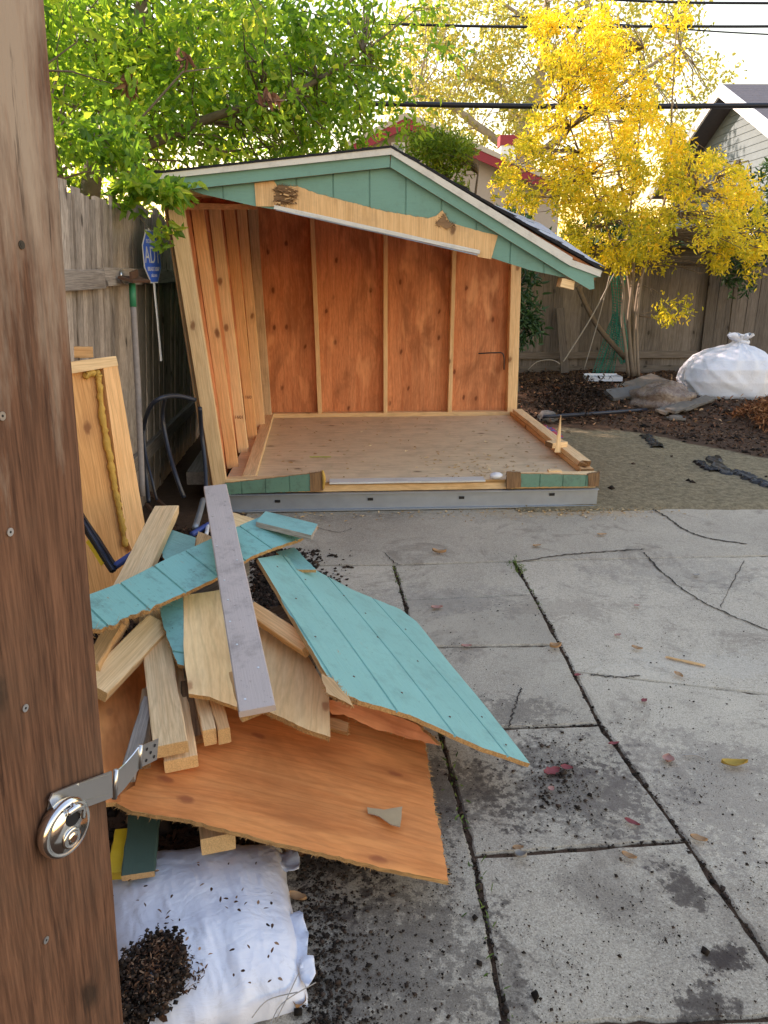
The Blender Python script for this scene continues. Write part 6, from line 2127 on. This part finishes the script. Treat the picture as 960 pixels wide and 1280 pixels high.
tag(clods('grit', C, RS.gamma(1.4, .0007, len(C)) + .0004, M['soil']), 'fine dark grit scattered over the patio slabs', 'grit', kind='stuff')
C = on_patio(24, 560, 960, 900, 1280, lambda x, y: 1)
tag(clods('soil_lumps', C, RS.gamma(2, .0018, len(C)) + .002, M['soil'], flat=.8), 'larger dark soil lumps dotted over the near slabs', 'soil', kind='stuff')
C = on_patio(450, 620, 800, 900, 1060, lambda x, y: math.exp(-((x - 700) / 40) ** 2 - ((y - 975) / 40) ** 2))
tag(clods('soil_and_shade_crumbs', C, RS.gamma(1.8, .0014, len(C)) + .001, M['soil']), 'scatter of soil crumbs on the middle slab by the red leaves', 'soil', kind='stuff')
C = on_patio(5200, 318, 440, 686, 800, lambda x, y: math.exp(-max(0, x - 372 - (y - 700) * .6) / 16))  # dense black clods darken the slab in place of the panel's shadow
tag(clods('soil_and_shade_crumbs', C, RS.gamma(2, .0035, len(C)) + .003, M['soil']), 'black crumbs standing in for the shadow under the upper end of the big teal panel', 'soil', kind='stuff')
# dark soil and mulch floor under and left of the pile
C = scatter_region(6500, -1.3, -.26, .95, 4.2, lambda x, y: x < -.62 or y < 3.1 + RS.normal(0, .12), .004); C[:, 2] += np.abs(RS.normal(0, .008, len(C)))
tag(clods('black_soil', C, RS.gamma(2, .004, len(C)) + .003, M['soil']), 'black crumbly soil under the pile and around the sack', 'soil', kind='stuff')
C = scatter_region(2600, -1.4, -.26, .95, 4.25, lambda x, y: x < -.62 or y < 3.1 + RS.normal(0, .12), .01); C[:, 2] += np.abs(RS.normal(0, .012, len(C)))
tag(flakes('bark_litter', C, .035, .014, M['mulch'], .6), 'brown bark bits and twigs under the pile', 'mulch', kind='stuff')
# joint weeds and dirt
def along(pts, n, wdt, z=.0):
    out = []
    for _ in range(n):
        i = RS.randint(0, len(pts) - 1); a_, b_ = pts[i], pts[i + 1]
        q = a_.lerp(b_, RS.uniform(0, 1)); out.append((q.x + RS.normal(0, wdt), q.y + RS.normal(0, wdt), z))
    return np.array(out)
C = np.concatenate([along(Ax, 620, .006, -.004), along(Bx, 620, .006, -.004), along([Bx[3], Ax[3]], 60, .005, -.004), along([Bx[4], Ax[4]], 60, .005, -.004)])
tag(clods('joint_dirt', C, RS.gamma(1.8, .0018, len(C)) + .001, M['soil']), 'dark dirt packed along the joints between slabs', 'dirt', kind='stuff')
C = np.concatenate([along([Ax[0], Ax[0].lerp(Ax[1], .4)], 90, .02, .004), along([Ax[0], Ax[1], Ax[2]], 30, .010, .003), along([Bx[3], Bx[4], Bx[5]], 60, .012, .003), along([Bx[0], Bx[1]], 30, .012, .003)])
tag(flakes('joint_weeds', C, .022, .005, M['weed'], 1.2), 'tiny green weeds growing in the slab joints', 'weeds', kind='stuff')

# repeats carry a shared group
GR = {'lumber': 'boards in the debris pile', 'siding_piece': 'teal siding pieces in the debris pile', 'plywood_sheet': 'plywood pieces in the debris pile', 'dark_tube': 'dark tubes beside the shed',
      'pipe': 'pipes in the litter by the shed', 'overhead_cable': 'cables crossing the sky', 'rope': 'ropes by the tree foot', 'straw': 'straw stems by the sack', 'plastic_scrap': 'plastic scraps around the sack',
      'wooden_fence': 'fences round the yard', 'green_tree': 'green trees beyond the left fence', 'weed_fabric': 'black fabric scraps on the soil', 'stone_slab': 'stone slabs by the mulch bag', 'rock': 'rocks on the soil',
      'mulch_bag': 'clear mulch bags', 'wood_offcut': 'offcuts on the shed sill', 'garden_net': 'netting by the trunks', 'green_shrub': 'green shrubs'}
for o in list(COL.objects):
    b_ = o.name.split('.')[0]
    if o.parent is None and b_ in GR and 'category' in o and 'group' not in o: o['group'] = GR[b_]
